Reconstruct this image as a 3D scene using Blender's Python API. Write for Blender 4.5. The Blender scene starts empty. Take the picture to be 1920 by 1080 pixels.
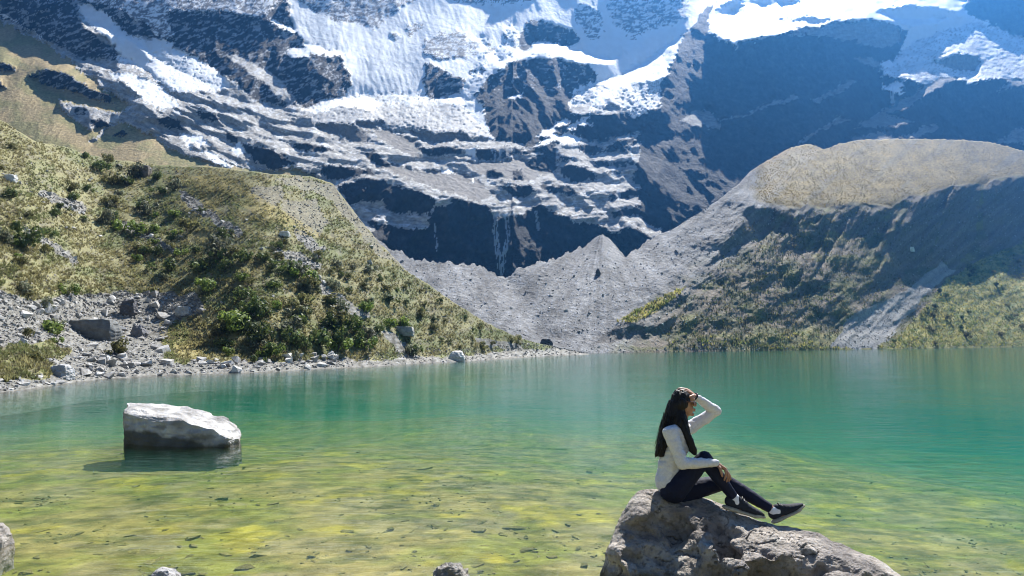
import bpy, bmesh, math, random
import numpy as np
from mathutils import Vector, Matrix, noise as mnoise
random.seed(7)
RNG = np.random.default_rng(7)
SC = bpy.context.scene
COL = SC.collection

# ------------------------------------------------------------------ camera, sky, sun, exposure
F = 1400.0                      # focal length in photo pixels (1920 wide)
H = 1.8                         # eye height above the lake
PITCH = math.atan(100 / F)      # horizon sits 100 px under the picture centre
cam_d = bpy.data.cameras.new('camera')
cam = bpy.data.objects.new('camera', cam_d); COL.objects.link(cam)
cam_d.sensor_width = 36; cam_d.lens = F / 1920 * 36
cam_d.clip_start = 0.05; cam_d.clip_end = 6000
cam.location = (0, 0, H); cam.rotation_euler = (math.pi / 2 + PITCH, 0, 0)
SC.camera = cam

SUN_EL, SUN_AZ = math.radians(50), math.radians(24)   # azimuth to the right of the view axis (+Y)
SUN_DIR = Vector((math.sin(SUN_AZ) * math.cos(SUN_EL), math.cos(SUN_AZ) * math.cos(SUN_EL), math.sin(SUN_EL)))
world = bpy.data.worlds.new('World'); SC.world = world; world.use_nodes = True
wn = world.node_tree; wn.nodes.clear()
sky = wn.nodes.new('ShaderNodeTexSky'); sky.sky_type = 'NISHITA'; sky.sun_disc = False
sky.sun_elevation = SUN_EL; sky.sun_rotation = SUN_AZ
sky.altitude = 4000; sky.air_density = 1.0; sky.dust_density = 0.3; sky.ozone_density = 2.0
bg = wn.nodes.new('ShaderNodeBackground'); bg.inputs['Strength'].default_value = 0.05
wo = wn.nodes.new('ShaderNodeOutputWorld')
wn.links.new(sky.outputs[0], bg.inputs[0]); wn.links.new(bg.outputs[0], wo.inputs[0])
sun_d = bpy.data.lights.new('sun', 'SUN'); sun_d.energy = 5.0; sun_d.angle = math.radians(0.5); sun_d.color = (1.0, 0.95, 0.87)
sun = bpy.data.objects.new('sun', sun_d); COL.objects.link(sun)
sun.rotation_euler = SUN_DIR.to_track_quat('Z', 'Y').to_euler()
SC.view_settings.view_transform = 'Standard'; SC.view_settings.look = 'None'
SC.view_settings.exposure = 1.4; SC.view_settings.gamma = 1.0; SC.view_settings.use_curve_mapping = False
SC.render.engine = 'CYCLES'
cy = SC.cycles
cy.use_denoising = True; cy.filter_width = 1.05
cy.max_bounces = 6; cy.diffuse_bounces = 2; cy.glossy_bounces = 3; cy.transmission_bounces = 4
cy.transparent_max_bounces = 8; cy.volume_bounces = 0
cy.caustics_reflective = False; cy.caustics_refractive = False
cy.sample_clamp_indirect = 4.0

# ------------------------------------------------------------------ small tools
def ray(px, py):
    a = (np.asarray(px, float) - 960) / F; b = (540 - np.asarray(py, float)) / F
    dy = math.cos(PITCH) - b * math.sin(PITCH); dz = math.sin(PITCH) + b * math.cos(PITCH)
    return a / dy, dz / dy                         # u = x/y , t = slope of the sight line
def W(px, py, Y):                                  # the place seen at a pixel, Y metres ahead
    u, t = ray(px, py)
    return Vector((float(u) * Y, Y, H + float(t) * Y))
def shoreY(py):
    return -H / ray(960, py)[1]
def curve(pts):
    xs = np.array([p[0] for p in pts], float); ys = np.array([p[1] for p in pts], float)
    return lambda q: np.interp(q, xs, ys)
def scurve(pts, sig):                              # the same, rounded off so that it leaves no crease in the land
    f = curve(pts); g = np.linspace(-3, 3, 61); w = np.exp(-g * g / 2); w /= w.sum()
    def h(q):
        q = np.asarray(q, float); o = np.zeros(q.shape)
        for gi, wi in zip(g, w): o = o + wi * f(q + gi * sig)
        return o
    return h

_perm = np.random.default_rng(11).integers(0, 2**31, size=4096)
def pn(x, y, seed=0):                              # 2-D gradient noise, about -0.7..0.7
    x = np.asarray(x, float) + seed * 37.17; y = np.asarray(y, float) + seed * 91.73
    xi = np.floor(x).astype(np.int64); yi = np.floor(y).astype(np.int64)
    xf = x - xi; yf = y - yi
    def g(ix, iy, dx, dy):
        h = _perm[(ix * 1619 + iy * 31337 + seed * 1013) & 4095]
        a = (h & 1023) * (2 * math.pi / 1024)
        return np.cos(a) * dx + np.sin(a) * dy
    sx = xf * xf * xf * (xf * (xf * 6 - 15) + 10); sy = yf * yf * yf * (yf * (yf * 6 - 15) + 10)
    a = g(xi, yi, xf, yf); b = g(xi + 1, yi, xf - 1, yf); c = g(xi, yi + 1, xf, yf - 1); d = g(xi + 1, yi + 1, xf - 1, yf - 1)
    return (a * (1 - sx) + b * sx) * (1 - sy) + (c * (1 - sx) + d * sx) * sy
def fbm(x, y, octv=5, seed=0, gain=0.5):
    s = 0; a = 1.0
    for k in range(octv):
        s = s + a * pn(x * 2**k, y * 2**k, seed + k); a *= gain
    return s
def ridged(x, y, octv=5, seed=0, gain=0.5):
    s = 0; a = 1.0
    for k in range(octv):
        s = s + a * (0.5 - np.abs(pn(x * 2**k, y * 2**k, seed + k)) * 1.6); a *= gain
    return s
def sstep(a, b, x):
    t = np.clip((x - a) / (b - a), 0, 1); return t * t * (3 - 2 * t)
def inpoly(px, py, pts):
    pts = np.array(pts, float); out = np.zeros(px.shape, bool)
    x0, y0 = pts.min(0); x1, y1 = pts.max(0)
    m = (px >= x0) & (px <= x1) & (py >= y0) & (py <= y1)
    if not m.any(): return out
    X = px[m]; Y = py[m]; r = np.zeros(X.shape, bool)
    n = len(pts)
    for i in range(n):
        ax, ay = pts[i]; bx, by = pts[(i + 1) % n]
        if ay == by: continue
        c = (ay > Y) != (by > Y)
        r ^= c & (X < (bx - ax) * (Y - ay) / (by - ay) + ax)
    out[m] = r; return out
def stroke(px, py, pts, w):                        # within w px of a line
    d = np.full(px.shape, 1e9)
    for (ax, ay), (bx, by) in zip(pts[:-1], pts[1:]):
        vx, vy = bx - ax, by - ay; L = vx * vx + vy * vy
        t = np.clip(((px - ax) * vx + (py - ay) * vy) / L, 0, 1)
        d = np.minimum(d, np.hypot(px - ax - t * vx, py - ay - t * vy))
    return d < w

def mesh_np(name, co, faces, mat=None, cols=None, smooth=True, parent=None, link=True):
    """faces: (n,3) or (n,4) int array; cols: per-vertex rgb for the 'albedo' attribute"""
    me = bpy.data.meshes.new(name)
    co = np.ascontiguousarray(co, np.float32); faces = np.ascontiguousarray(faces, np.int32)
    k = faces.shape[1]
    me.vertices.add(len(co)); me.vertices.foreach_set('co', co.ravel())
    me.loops.add(faces.size); me.loops.foreach_set('vertex_index', faces.ravel())
    me.polygons.add(len(faces)); me.polygons.foreach_set('loop_start', np.arange(0, faces.size, k, dtype=np.int32))
    me.polygons.foreach_set('use_smooth', np.full(len(faces), smooth))
    me.update(calc_edges=True)
    if cols is not None:
        at = me.color_attributes.new('albedo', 'FLOAT_COLOR', 'POINT')
        c4 = np.ones((len(co), 4), np.float32); c4[:, :3] = cols
        at.data.foreach_set('color', c4.ravel())
    if mat: me.materials.append(mat)
    if not link: return me
    o = bpy.data.objects.new(name, me); COL.objects.link(o)
    if parent: o.parent = parent
    return o
def tag(o, label=None, cat=None, group=None, kind=None):
    if label: o['label'] = label
    if cat: o['category'] = cat
    if group: o['group'] = group
    if kind: o['kind'] = kind
    return o

# ------------------------------------------------------------------ materials
def new_mat(name):
    m = bpy.data.materials.new(name); m.use_nodes = True
    n = m.node_tree.nodes; n.clear()
    out = n.new('ShaderNodeOutputMaterial'); p = n.new('ShaderNodeBsdfPrincipled')
    m.node_tree.links.new(p.outputs[0], out.inputs[0])
    return m, n, m.node_tree.links, p, out
def surf_mat(name, color=None, rough=0.85, spec=0.25, nscale=1.0, namp=0.35, bscale=None, bdist=0.0, detail=6, stretch=(1, 1, 1), rnd=0.0, attr='albedo', extra=None):
    """albedo (vertex attribute or colour) x mottling noise, with a bump of the same kind"""
    m, n, L, p, out = new_mat(name)
    tc = n.new('ShaderNodeTexCoord'); mp = n.new('ShaderNodeMapping'); mp.inputs['Scale'].default_value = stretch
    L.new(tc.outputs['Object'], mp.inputs[0])
    nz = n.new('ShaderNodeTexNoise'); nz.inputs['Scale'].default_value = nscale; nz.inputs['Detail'].default_value = detail; nz.inputs['Roughness'].default_value = 0.65
    L.new(mp.outputs[0], nz.inputs[0])
    mr = n.new('ShaderNodeMapRange'); mr.inputs[1].default_value = 0.25; mr.inputs[2].default_value = 0.75
    mr.inputs[3].default_value = 1 - namp; mr.inputs[4].default_value = 1 + namp
    L.new(nz.outputs[0], mr.inputs[0])
    if color is None:
        a = n.new('ShaderNodeAttribute'); a.attribute_name = attr; src = a.outputs['Color']
    else:
        a = n.new('ShaderNodeRGB'); a.outputs[0].default_value = (*color, 1); src = a.outputs[0]
    vm = n.new('ShaderNodeVectorMath'); vm.operation = 'SCALE'
    L.new(src, vm.inputs[0]); L.new(mr.outputs[0], vm.inputs['Scale']); last = vm.outputs[0]
    if rnd:
        oi = n.new('ShaderNodeObjectInfo'); r2 = n.new('ShaderNodeMapRange'); r2.inputs[3].default_value = 1 - rnd; r2.inputs[4].default_value = 1 + rnd
        L.new(oi.outputs['Random'], r2.inputs[0])
        v2 = n.new('ShaderNodeVectorMath'); v2.operation = 'SCALE'; L.new(last, v2.inputs[0]); L.new(r2.outputs[0], v2.inputs['Scale']); last = v2.outputs[0]
    L.new(last, p.inputs['Base Color'])
    p.inputs['Roughness'].default_value = rough; p.inputs['Specular IOR Level'].default_value = spec
    if bscale:
        nb = n.new('ShaderNodeTexNoise'); nb.inputs['Scale'].default_value = bscale; nb.inputs['Detail'].default_value = 8; nb.inputs['Roughness'].default_value = 0.7
        L.new(mp.outputs[0], nb.inputs[0])
        bp = n.new('ShaderNodeBump'); bp.inputs['Distance'].default_value = bdist; bp.inputs['Strength'].default_value = 1.0
        L.new(nb.outputs[0], bp.inputs['Height']); L.new(bp.outputs[0], p.inputs['Normal'])
    return m
M = {}
M['mountain'] = surf_mat('mountain_rock', nscale=0.3, namp=0.4, bscale=0.30, bdist=2.8, detail=12)
M['snow'] = surf_mat('glacier_snow', rough=0.7, spec=0.2, nscale=0.12, namp=0.05, bscale=0.25, bdist=0.45)
M['scree'] = surf_mat('scree', nscale=0.9, namp=0.45, bscale=0.9, bdist=0.5, detail=10)
M['hill'] = surf_mat('hill_soil_and_turf', nscale=2.2, namp=0.4, bscale=3.0, bdist=0.12, detail=8)
M['stone'] = surf_mat('grey_stone', rough=0.8, nscale=3.0, namp=0.4, bscale=6, bdist=0.03, rnd=0.35)
M['leaf'] = surf_mat('shrub_leaf', rough=0.6, spec=0.3, nscale=6.0, namp=0.4, rnd=0.35)
M['grass'] = surf_mat('dry_grass', rough=0.8, spec=0.15, nscale=1.0, namp=0.35)
def thin_leaf(m, w):                               # leaves and blades let light through
    n = m.node_tree.nodes; L = m.node_tree.links; p = n['Principled BSDF']; out = [q for q in n if q.type == 'OUTPUT_MATERIAL'][0]
    t = n.new('ShaderNodeBsdfTranslucent'); x = n.new('ShaderNodeMixShader'); x.inputs[0].default_value = w
    L.new(p.inputs['Base Color'].links[0].from_socket, t.inputs[0])
    L.new(p.outputs[0], x.inputs[1]); L.new(t.outputs[0], x.inputs[2]); L.new(x.outputs[0], out.inputs[0])
thin_leaf(M['leaf'], .4); thin_leaf(M['grass'], .5)
M['bark'] = surf_mat('shrub_bark', color=(0.09, 0.075, 0.06), nscale=8, namp=0.3)
# ------------------------------------------------------------------ terrain sheets
def poisson(G, lam, eps):
    """surface f whose row-to-row steps follow G, kept even from column to column"""
    n, m = G.shape[0] + 1, G.shape[1]
    rhs = np.zeros((n, m)); rhs[:-1] -= G; rhs[1:] += G
    E = np.concatenate([rhs, rhs[::-1]], 0); E = np.concatenate([E, E[:, ::-1]], 1)
    k = np.fft.fftfreq(2 * n)[:, None]; l = np.fft.rfftfreq(2 * m)[None, :]
    den = (2 - 2 * np.cos(2 * math.pi * k)) + lam * (2 - 2 * np.cos(2 * math.pi * l)) + eps
    return np.fft.irfft2(np.fft.rfft2(E) / den, s=(2 * n, 2 * m))[:n, :m]

class Sheet:
    """relief of land: columns of sight lines px, rows from bot(px) to top(px); tanS is the ground's slope"""
    def __init__(s, px, bot, top, n, anchor_py, anchor_Y, tan_base, tan_detail, disp, lam=0.4, eps=2e-4):
        v = np.linspace(0, 1, n)[:, None]
        s.px1 = px; s.bot = bot(px); s.top = top(px); s.n = n
        s.PX = np.repeat(px[None, :], n, 0); s.PY = s.bot + (s.top - s.bot) * v
        U, T = ray(s.PX, s.PY); s.U, s.T = U, T
        dt = np.diff(T, axis=0); tm = (T[1:] + T[:-1]) / 2
        pxm = (s.PX[1:] + s.PX[:-1]) / 2; pym = (s.PY[1:] + s.PY[:-1]) / 2
        tb = np.maximum(tan_base(pxm, pym), tm + 0.06)
        td = np.maximum(tan_detail(pxm, pym), tm + 0.07)
        Gb = dt / (tb - tm); Gd = dt / (td - tm)
        L = np.concatenate([np.zeros((1, len(px))), np.cumsum(Gb, 0)], 0)
        ap = anchor_py(px); vi = np.clip((s.bot - ap) / (s.bot - s.top), 0, 1) * (n - 1)
        i0 = np.clip(np.floor(vi).astype(int), 0, n - 2); fr = vi - i0; j = np.arange(len(px))
        L0 = L[i0, j] * (1 - fr) + L[i0 + 1, j] * fr
        L = L - L0 + np.log(anchor_Y(px))
        D = poisson(Gd - Gb, lam, eps)
        s.lnY = L + D * s.fade(ap) + disp(s.PX, s.PY)
        s.finish()
    def fade(s, ap):
        return sstep(0, 40, np.maximum(ap - s.PY, 0))
    def finish(s):
        Y = np.exp(s.lnY); s.Y = Y
        s.P = np.stack([s.U * Y, Y, H + s.T * Y], -1)
    def at(s, px, py):
        c = np.clip(np.interp(px, s.px1, np.arange(len(s.px1))), 0, len(s.px1) - 1.001); j = int(c); fc = c - j
        b = s.bot[j] * (1 - fc) + s.bot[j + 1] * fc; t = s.top[j] * (1 - fc) + s.top[j + 1] * fc
        r = np.clip((b - py) / (b - t), 0, 0.9999) * (s.n - 1); i = int(min(r, s.n - 2)); fr = r - i
        P = s.P; a = P[i, j] * (1 - fc) + P[i, j + 1] * fc; d = P[i + 1, j] * (1 - fc) + P[i + 1, j + 1] * fc
        return Vector(a * (1 - fr) + d * fr)
    def build(s, names, labels, cols, mats, back=True):
        """one object per ground kind, cut from the same relief along its borders"""
        n, m = s.PX.shape
        P, C, LB = s.P, cols, labels
        if back:                                          # carry the land on over its crest and down the far side
            ex, ec, el = [], [], []
            for k in range(1, 9):
                q = P[-1].copy(); dY = P[-1][:, 1] * 0.006 * k**1.6
                q[:, 1] += dY; q[:, 0] += s.U[-1] * dY; q[:, 2] -= dY * 0.5
                ex.append(q); ec.append(C[-1]); el.append(LB[-1])
            P = np.concatenate([P, np.array(ex)], 0); C = np.concatenate([C, np.array(ec)], 0); LB = np.concatenate([LB, np.array(el)], 0)
            n += 8
        idx = np.arange(n * m).reshape(n, m)
        Fq = np.stack([idx[:-1, :-1], idx[:-1, 1:], idx[1:, 1:], idx[1:, :-1]], -1).reshape(-1, 4)
        fl = LB.ravel()[Fq[:, 0]]
        co = P.reshape(-1, 3); cc = C.reshape(-1, 3); res = {}
        for name, ids, mat in zip(names, [l[0] for l in mats], [l[1] for l in mats]):
            sel = np.isin(fl, ids)
            if not sel.any(): continue
            f = Fq[sel]; u, inv = np.unique(f, return_inverse=True)
            o = mesh_np(name, co[u], inv.reshape(-1, 4), mat, cc[u]); tag(o, kind='structure'); res[name] = o
        return res

def mix(a, b, w): return a * (1 - w[..., None]) + b * w[..., None]
def rgb(*c): return np.array(c, float)

# ---- A: the grassy hillside on the left bank
topA = curve([(-420, 100), (0, 225), (15, 232), (60, 262), (100, 270), (130, 278), (165, 290), (200, 298), (260, 305), (330, 312), (400, 312), (470, 322), (520, 328), (560, 328), (600, 335), (625, 345), (650, 380), (680, 415), (710, 455), (760, 505), (820, 545), (880, 585), (930, 615), (980, 635), (1030, 648), (1075, 658), (1110, 665)])
shoreA0 = curve([(-420, 790), (0, 735), (60, 729), (100, 722), (180, 711), (300, 704), (400, 700), (480, 698), (540, 695), (620, 690), (700, 687), (780, 681), (850, 679), (950, 672), (1050, 666), (1110, 664)])
shoreA = scurve([(q, float(shoreA0(q))) for q in range(-600, 1400, 20)], 22)
wA = scurve([(-420, 130), (0, 130), (250, 120), (380, 70), (480, 22), (700, 18)], 45)
def topA_rough(px):
    return topA(px) + 4 * fbm(px / 40, px * 0, 4, 3) * sstep(1100, 1000, px)
pxA = np.arange(-420, 1105, 2.0)
def flatA(px, py):                               # rubble flat behind the left shore
    h = shoreA(px) - py
    return wA(px), h
def baseA(px, py):
    w, h = flatA(px, py)
    return 0.17 + 0.47 * sstep(0.55 * w, 1.1 * w, h)
RUB = [[(-420, 560), (0, 545), (60, 562), (130, 552), (200, 548), (300, 550), (372, 552), (385, 590), (330, 600), (300, 640), (312, 690), (300, 705), (120, 712), (60, 690), (140, 660), (90, 640), (0, 650), (-420, 690)],
       [(-420, 765), (0, 712), (80, 705), (180, 690), (300, 682), (400, 680), (470, 676), (560, 676), (620, 690), (620, 705), (0, 760), (-420, 800)]]
STRK = [([(580, 520), (640, 565), (680, 592)], 9), ([(720, 625), (760, 655)], 8), ([(345, 365), (385, 400)], 10), ([(385, 400), (450, 440)], 6), ([(80, 365), (150, 390)], 9), ([(520, 470), (590, 500)], 8), ([(270, 440), (330, 470)], 8), ([(235, 420), (275, 445)], 8), ([(50, 430), (140, 490)], 7), ([(560, 440), (600, 470)], 10), ([(900, 640), (1000, 660)], 6)]
def masksA(px, py):
    wx = px + 14 * fbm(px / 30, py / 30, 4, 21); wy = py + 9 * fbm(px / 30, py / 30, 4, 22)
    rub = np.zeros(px.shape, bool)
    for p in RUB: rub |= inpoly(wx, wy, p)
    rub &= ~inpoly(wx, wy, [(-420, 700), (-10, 670), (60, 665), (110, 690), (95, 712), (0, 716), (-420, 740)])
    for p, w in STRK: rub |= stroke(wx, wy, p, w)
    rub |= (shoreA(px) - wy < 13 + 5 * fbm(px / 60, py * 0, 3, 5)) & (py > 500)
    gravel = inpoly(wx, wy, [(510, 335), (560, 330), (625, 345), (650, 380), (720, 465), (765, 512), (700, 470), (650, 405), (610, 372)]) | inpoly(wx, wy, [(520, 375), (600, 375), (615, 420), (590, 445), (545, 410)]) | inpoly(wx, wy, [(480, 345), (530, 350), (520, 390), (470, 370)])
    return rub, gravel
def detailA(px, py):
    return baseA(px, py) + 0.22 * fbm(px / 60, py / 24, 4, 31)
def dispA(px, py):
    h = sstep(0, 30, shoreA(px) - py)
    s = 0
    for lam, a in ((110, .16), (52, .15), (25, .16), (12, .17), (6, .12)):
        s = s + a * lam / F * pn(px / lam + 0.4 * py / lam, py / lam * 1.7, int(lam))
    return s * h * .85
botA = lambda px: shoreA(px) + np.interp(px, [-420, 0, 700, 1110], [60, 45, 22, 10])
A = Sheet(pxA, botA, topA_rough, 300, shoreA, lambda px: shoreY(shoreA(px)), baseA, detailA, dispA)
rub, grav = masksA(A.PX, A.PY)
g1, g2 = rgb(.225, .205, .095), rgb(.14, .155, .06)
wv = sstep(-.15, .25, fbm(A.PX / 90 + 3, A.PY / 45, 5, 41)); wv = wv * sstep(-100, 250, A.PX) * .8 + .15
colA = mix(g1, g2, wv)
colA = mix(colA, rgb(.15, .135, .09), sstep(.12, .4, fbm(A.PX / 26, A.PY / 14, 4, 43)) * .6)
colA = mix(colA, rgb(.17, .155, .115) * (1 + .7 * fbm(A.PX / 8, A.PY / 4, 4, 46))[..., None], grav * .75)
rockc = rgb(.17, .165, .155) * (1 + 1.2 * fbm(A.PX / 9, A.PY / 5, 3, 44))[..., None]
colA = mix(colA, np.clip(rockc, .05, .6), rub * .9)
golden = inpoly(A.PX, A.PY, [(420, 330), (540, 400), (620, 450), (560, 440), (420, 370), (400, 400), (330, 330)]) | inpoly(A.PX, A.PY, [(300, 600), (370, 620), (400, 670), (330, 680), (300, 640)])
colA = mix(colA, rgb(.29, .235, .07), golden * (.5 + .5 * fbm(A.PX / 30, A.PY / 20, 3, 45)))
labA = np.zeros(A.PX.shape, int)
A.build(['hillside'], labA, np.clip(colA, .01, .9), [([0], M['hill'])])

# ---- B: scree basin and the moraine on the right bank
topB = curve([(460, 330), (620, 345), (660, 395), (700, 442), (740, 468), (780, 487), (830, 490), (870, 492), (905, 500), (930, 515), (947, 522), (960, 512), (985, 498), (1020, 490), (1060, 478), (1090, 462), (1115, 446), (1130, 439), (1140, 446), (1155, 462), (1172, 478), (1190, 470), (1215, 450), (1240, 438), (1270, 425), (1310, 400), (1350, 372), (1385, 345), (1405, 322), (1440, 300), (1480, 278), (1510, 270), (1530, 273), (1545, 281), (1570, 271), (1610, 262), (1700, 260), (1800, 262), (1860, 267), (1920, 283), (2000, 300), (2340, 360)])
shoreB = scurve([(460, 663.5), (1110, 662), (1300, 659.3), (1500, 656.6), (1700, 653.8), (1920, 650.5), (2340, 647)], 60)
def topB_rough(px): return topB(px) + (8.0 * ridged(px / 22, px * 0, 4, 8, .6) - 3) * sstep(1250, 1200, px) * sstep(8, 34, np.abs(px - 1130)) + 2.2 * fbm(px / 12, px * 0, 4, 18, .7) * sstep(1400, 1440, px) + 3.0 * fbm(px / 25, px * 0, 4, 8) * sstep(1420, 1380, px)
lip = curve([(1350, 345), (1400, 372), (1440, 381), (1480, 389), (1500, 392), (1515, 381), (1545, 390), (1570, 386), (1600, 381), (1640, 385), (1672, 387), (1690, 372), (1730, 362), (1765, 352), (1785, 346), (1815, 342), (1845, 346), (1865, 334), (1920, 330), (2340, 345)])
lips = scurve([(q, float(lip(q))) for q in range(1200, 2500, 10)], 40)
def lipn(px): return lip(px) + 6 * fbm(px / 30, px * 0, 4, 12)
pxB = np.arange(460, 2340, 2.0)
DARK_B = [[(1405, 385), (1440, 388), (1500, 396), (1480, 420), (1420, 440), (1370, 470), (1335, 497), (1350, 462), (1385, 420)],
          [(1500, 395), (1515, 383), (1545, 395), (1525, 415), (1500, 420)], [(1570, 388), (1590, 384), (1670, 388), (1655, 430), (1625, 445), (1590, 440), (1560, 432), (1565, 412)],
          [(1690, 376), (1770, 356), (1785, 350), (1770, 400), (1755, 440), (1745, 480), (1710, 505), (1675, 475), (1655, 440), (1690, 425), (1700, 395)],
          [(1785, 350), (1840, 348), (1833, 400), (1825, 460), (1790, 505), (1765, 480), (1750, 490), (1765, 420)],
          [(1842, 360), (1862, 338), (1960, 332), (2300, 350), (2300, 430), (1920, 452), (1880, 470), (1860, 460), (1850, 430), (1840, 400)],
          [(1468, 478), (1490, 438), (1512, 450), (1500, 468)], [(1700, 505), (1660, 535), (1625, 548), (1640, 520), (1660, 492)], [(1115, 640), (1150, 615), (1180, 605), (1212, 612), (1180, 635), (1130, 645)],
          [(1440, 572), (1500, 535), (1560, 520), (1550, 532), (1500, 547), (1460, 572)], [(1520, 430), (1545, 405), (1552, 430), (1530, 455)], [(1888, 520), (1900, 480), (1925, 475), (1930, 525)]]
FAN_B = [(1555, 652), (1600, 590), (1680, 552), (1702, 545), (1762, 490), (1792, 507), (1750, 540), (1710, 582), (1680, 620), (1640, 655)]
VEG_B = [(1660, 660), (1720, 592), (1780, 522), (1830, 492), (1880, 470), (1920, 455), (2340, 420), (2340, 665)]
BAND_B = [(1158, 603), (1200, 578), (1240, 556), (1285, 538), (1275, 552), (1225, 588), (1185, 606)]
def warpB(px, py): return px + 10 * fbm(px / 26, py / 26, 4, 61), py + 7 * fbm(px / 26, py / 26, 4, 62)
def meadowB(px, py): return (py < lipn(px)) & (px > 1404 + 4 * fbm(py / 15, py * 0, 3, 9))
def baseB(px, py):
    face = 0.50 + 0.34 * sstep(1150, 1420, px + 0.4 * (py - 500))
    face = face - .10 * sstep(1450, 1650, px) - .30 * sstep(-60, 60, (px - 1780) * .6 + (py - 520) * .8)
    md = sstep(14, -14, py - lips(px)) * sstep(1370, 1440, px)
    return face * (1 - md) + 0.46 * md
def detailB(px, py):
    t = baseB(px, py)
    x, y = warpB(px, py)
    d = np.zeros(px.shape, bool)
    for p in DARK_B: d |= inpoly(x, y, p)
    t = np.where(d & ~meadowB(px, py), 4.0, t)
    face = (px > 1250) & (py > lip(px) + 8)
    rough = fbm((px + py * 1.1) / 30, (py - px * .4) / 60, 4, 63)
    t = np.where(face & ~d, t + 0.25 * np.clip(rough, -.5, .8), t)
    return t
def dispB(px, py):
    h = sstep(2, 30, shoreB(px) - py)
    # gullies run down the fall line, to the lower left
    q = (px * .62 + py * .78); r = (-px * .78 + py * .62)
    gl = ridged(q / 26 + .3 * fbm(q / 60, r / 60, 3, 70), r / 170, 4, 71)
    gw = sstep(1180, 1330, px + (py - 500) * .8) * (1 - meadowB(px, py) * .85)
    s = -gl * 6.5 / F * gw
    for lam, a in ((90, .16), (44, .18), (21, .22), (10, .24), (5, .2)):
        s = s + a * lam / F * pn(px / lam, py / lam * 1.4, int(lam) + 3) * (.6 + .8 * gw)
    # crest of the debris cone
    s = s + (-.035) * np.exp(-((px - 1130 - (py - 440) * .1) / (12 + np.maximum(py - 440, 0) * .45))**2) * sstep(640, 480, py)
    # fans below the cliffs: runnels spread from the top of the cone, and the two fans meet in a shallow V
    an = np.arctan2(px - 1130, np.maximum(py - 425, 4)); lf = np.arctan2(px - 820, np.maximum(py - 330, 4))
    wl = sstep(985, 930, px); fans = (1 - wl) * ridged(an * 9, py / 260, 4, 90) + wl * ridged(lf * 14, py / 260, 4, 91)
    s = s - .002 * fans * sstep(1290, 1200, px) +   .02 * np.exp(-((px - 955 - (py - 520) * .55) / 34)**2) * sstep(500, 540, py)
    # buttresses and clefts under the rim of the moraine
    bl = sstep(0, 14, py - lip(px)) * sstep(190, 70, py - lip(px)) * sstep(1400, 1450, px)
    s = s - .016 * bl * (ridged((px + .55 * py) / 52, py / 300, 3, 92, .6) - .1)
    return s * h
B = Sheet(pxB, lambda px: shoreB(px) + 4, topB_rough, 225, shoreB, lambda px: shoreY(shoreB(px)), baseB, detailB, dispB)
x, y = warpB(B.PX, B.PY)
md = meadowB(B.PX, B.PY); fan = inpoly(x, y, FAN_B); veg = inpoly(x, y, VEG_B); band = inpoly(x, y, BAND_B)
dk = np.zeros(x.shape, bool)
for p in DARK_B: dk |= inpoly(x, y, p)
scree_c = rgb(.18, .182, .185) * (1 + .55 * fbm(B.PX / 50, B.PY / 30, 6, 72, .7) + .25 * pn(B.PX / 3, B.PY / 2, 73))[..., None]
q = (B.PX * .62 + B.PY * .78); r = (-B.PX * .78 + B.PY * .62)
streak = fbm(q / 9, r / 120, 4, 74)
face_w = sstep(-60, 60, (B.PX - 1240) * .75 + (B.PY - 560) + 60 * fbm(q / 30, r / 200, 3, 75)) * sstep(1240, 1420, B.PX + (B.PY - 480))
face_c = mix(rgb(.16, .135, .10), rgb(.085, .09, .045), sstep(-.2, .3, fbm(B.PX / 50, B.PY / 30, 5, 76)))
face_c = face_c * (1 + .45 * streak)[..., None]
colB = mix(scree_c * (1 + .35 * streak * sstep(1130, 1250, B.PX) + sstep(1290, 1200, B.PX) * (.5 * fbm(np.arctan2(B.PX - 1130, np.maximum(B.PY - 425, 4)) * 8, B.PY / 200, 5, 93, .7)))[..., None], face_c, face_w)
colB = mix(colB, rgb(.15, .15, .05), sstep(.1, .4, fbm(B.PX / 60, B.PY / 24, 4, 77)) * face_w * .8)
colB = mix(colB, rgb(.25, .25, .24) * (1 + .3 * streak)[..., None], fan * .95)
vegc = mix(rgb(.26, .24, .07), rgb(.11, .14, .035), sstep(-.15, .25, fbm(B.PX / 16, B.PY / 8, 4, 78)))
colB = mix(colB, vegc, veg * .95); colB = mix(colB, rgb(.24, .20, .06), band * .9)
low = sstep(60, 10, shoreB(B.PX) - B.PY - 30 * fbm(B.PX / 50, B.PX * 0, 3, 79)) * sstep(1300, 1420, B.PX) * ~fan
colB = mix(colB, vegc * .95, low * .7)
mc = mix(rgb(.175, .13, .038), rgb(.125, .108, .062), sstep(.05, .5, fbm(q / 22, r / 120, 5, 80)) * .8)
mc = mc * (.92 + .6 * pn(B.PX / 5, B.PY / 2.5, 81) + .5 * fbm(B.PX / 40, B.PY / 14, 4, 82))[..., None]
mc = mix(mc, rgb(.20, .19, .18), inpoly(x, y, [(1410, 370), (1405, 320), (1440, 300), (1480, 278), (1545, 282), (1500, 320), (1440, 380)]) * .35 * (.6 + fbm(q / 14, r / 70, 3, 84)))
mdw = sstep(1396, 1436, B.PX + 22 * fbm(B.PX / 25, B.PY / 25, 4, 83)) * sstep(5, -3, B.PY - lipn(B.PX))
colB = mix(colB, mc, mdw)
colB = mix(colB, rgb(.12, .11, .10) * (1 + .5 * streak)[..., None], (dk & ~md) * .75)
labB = np.where(md, 1, np.where(veg | (face_w > .5) & ~fan, 2, 0))
B.build(['scree_slope', 'moraine', 'moraine_face'], labB, np.clip(colB, .01, .9), [([0], M['scree']), ([1], M['scree']), ([2], M['scree'])])
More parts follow.
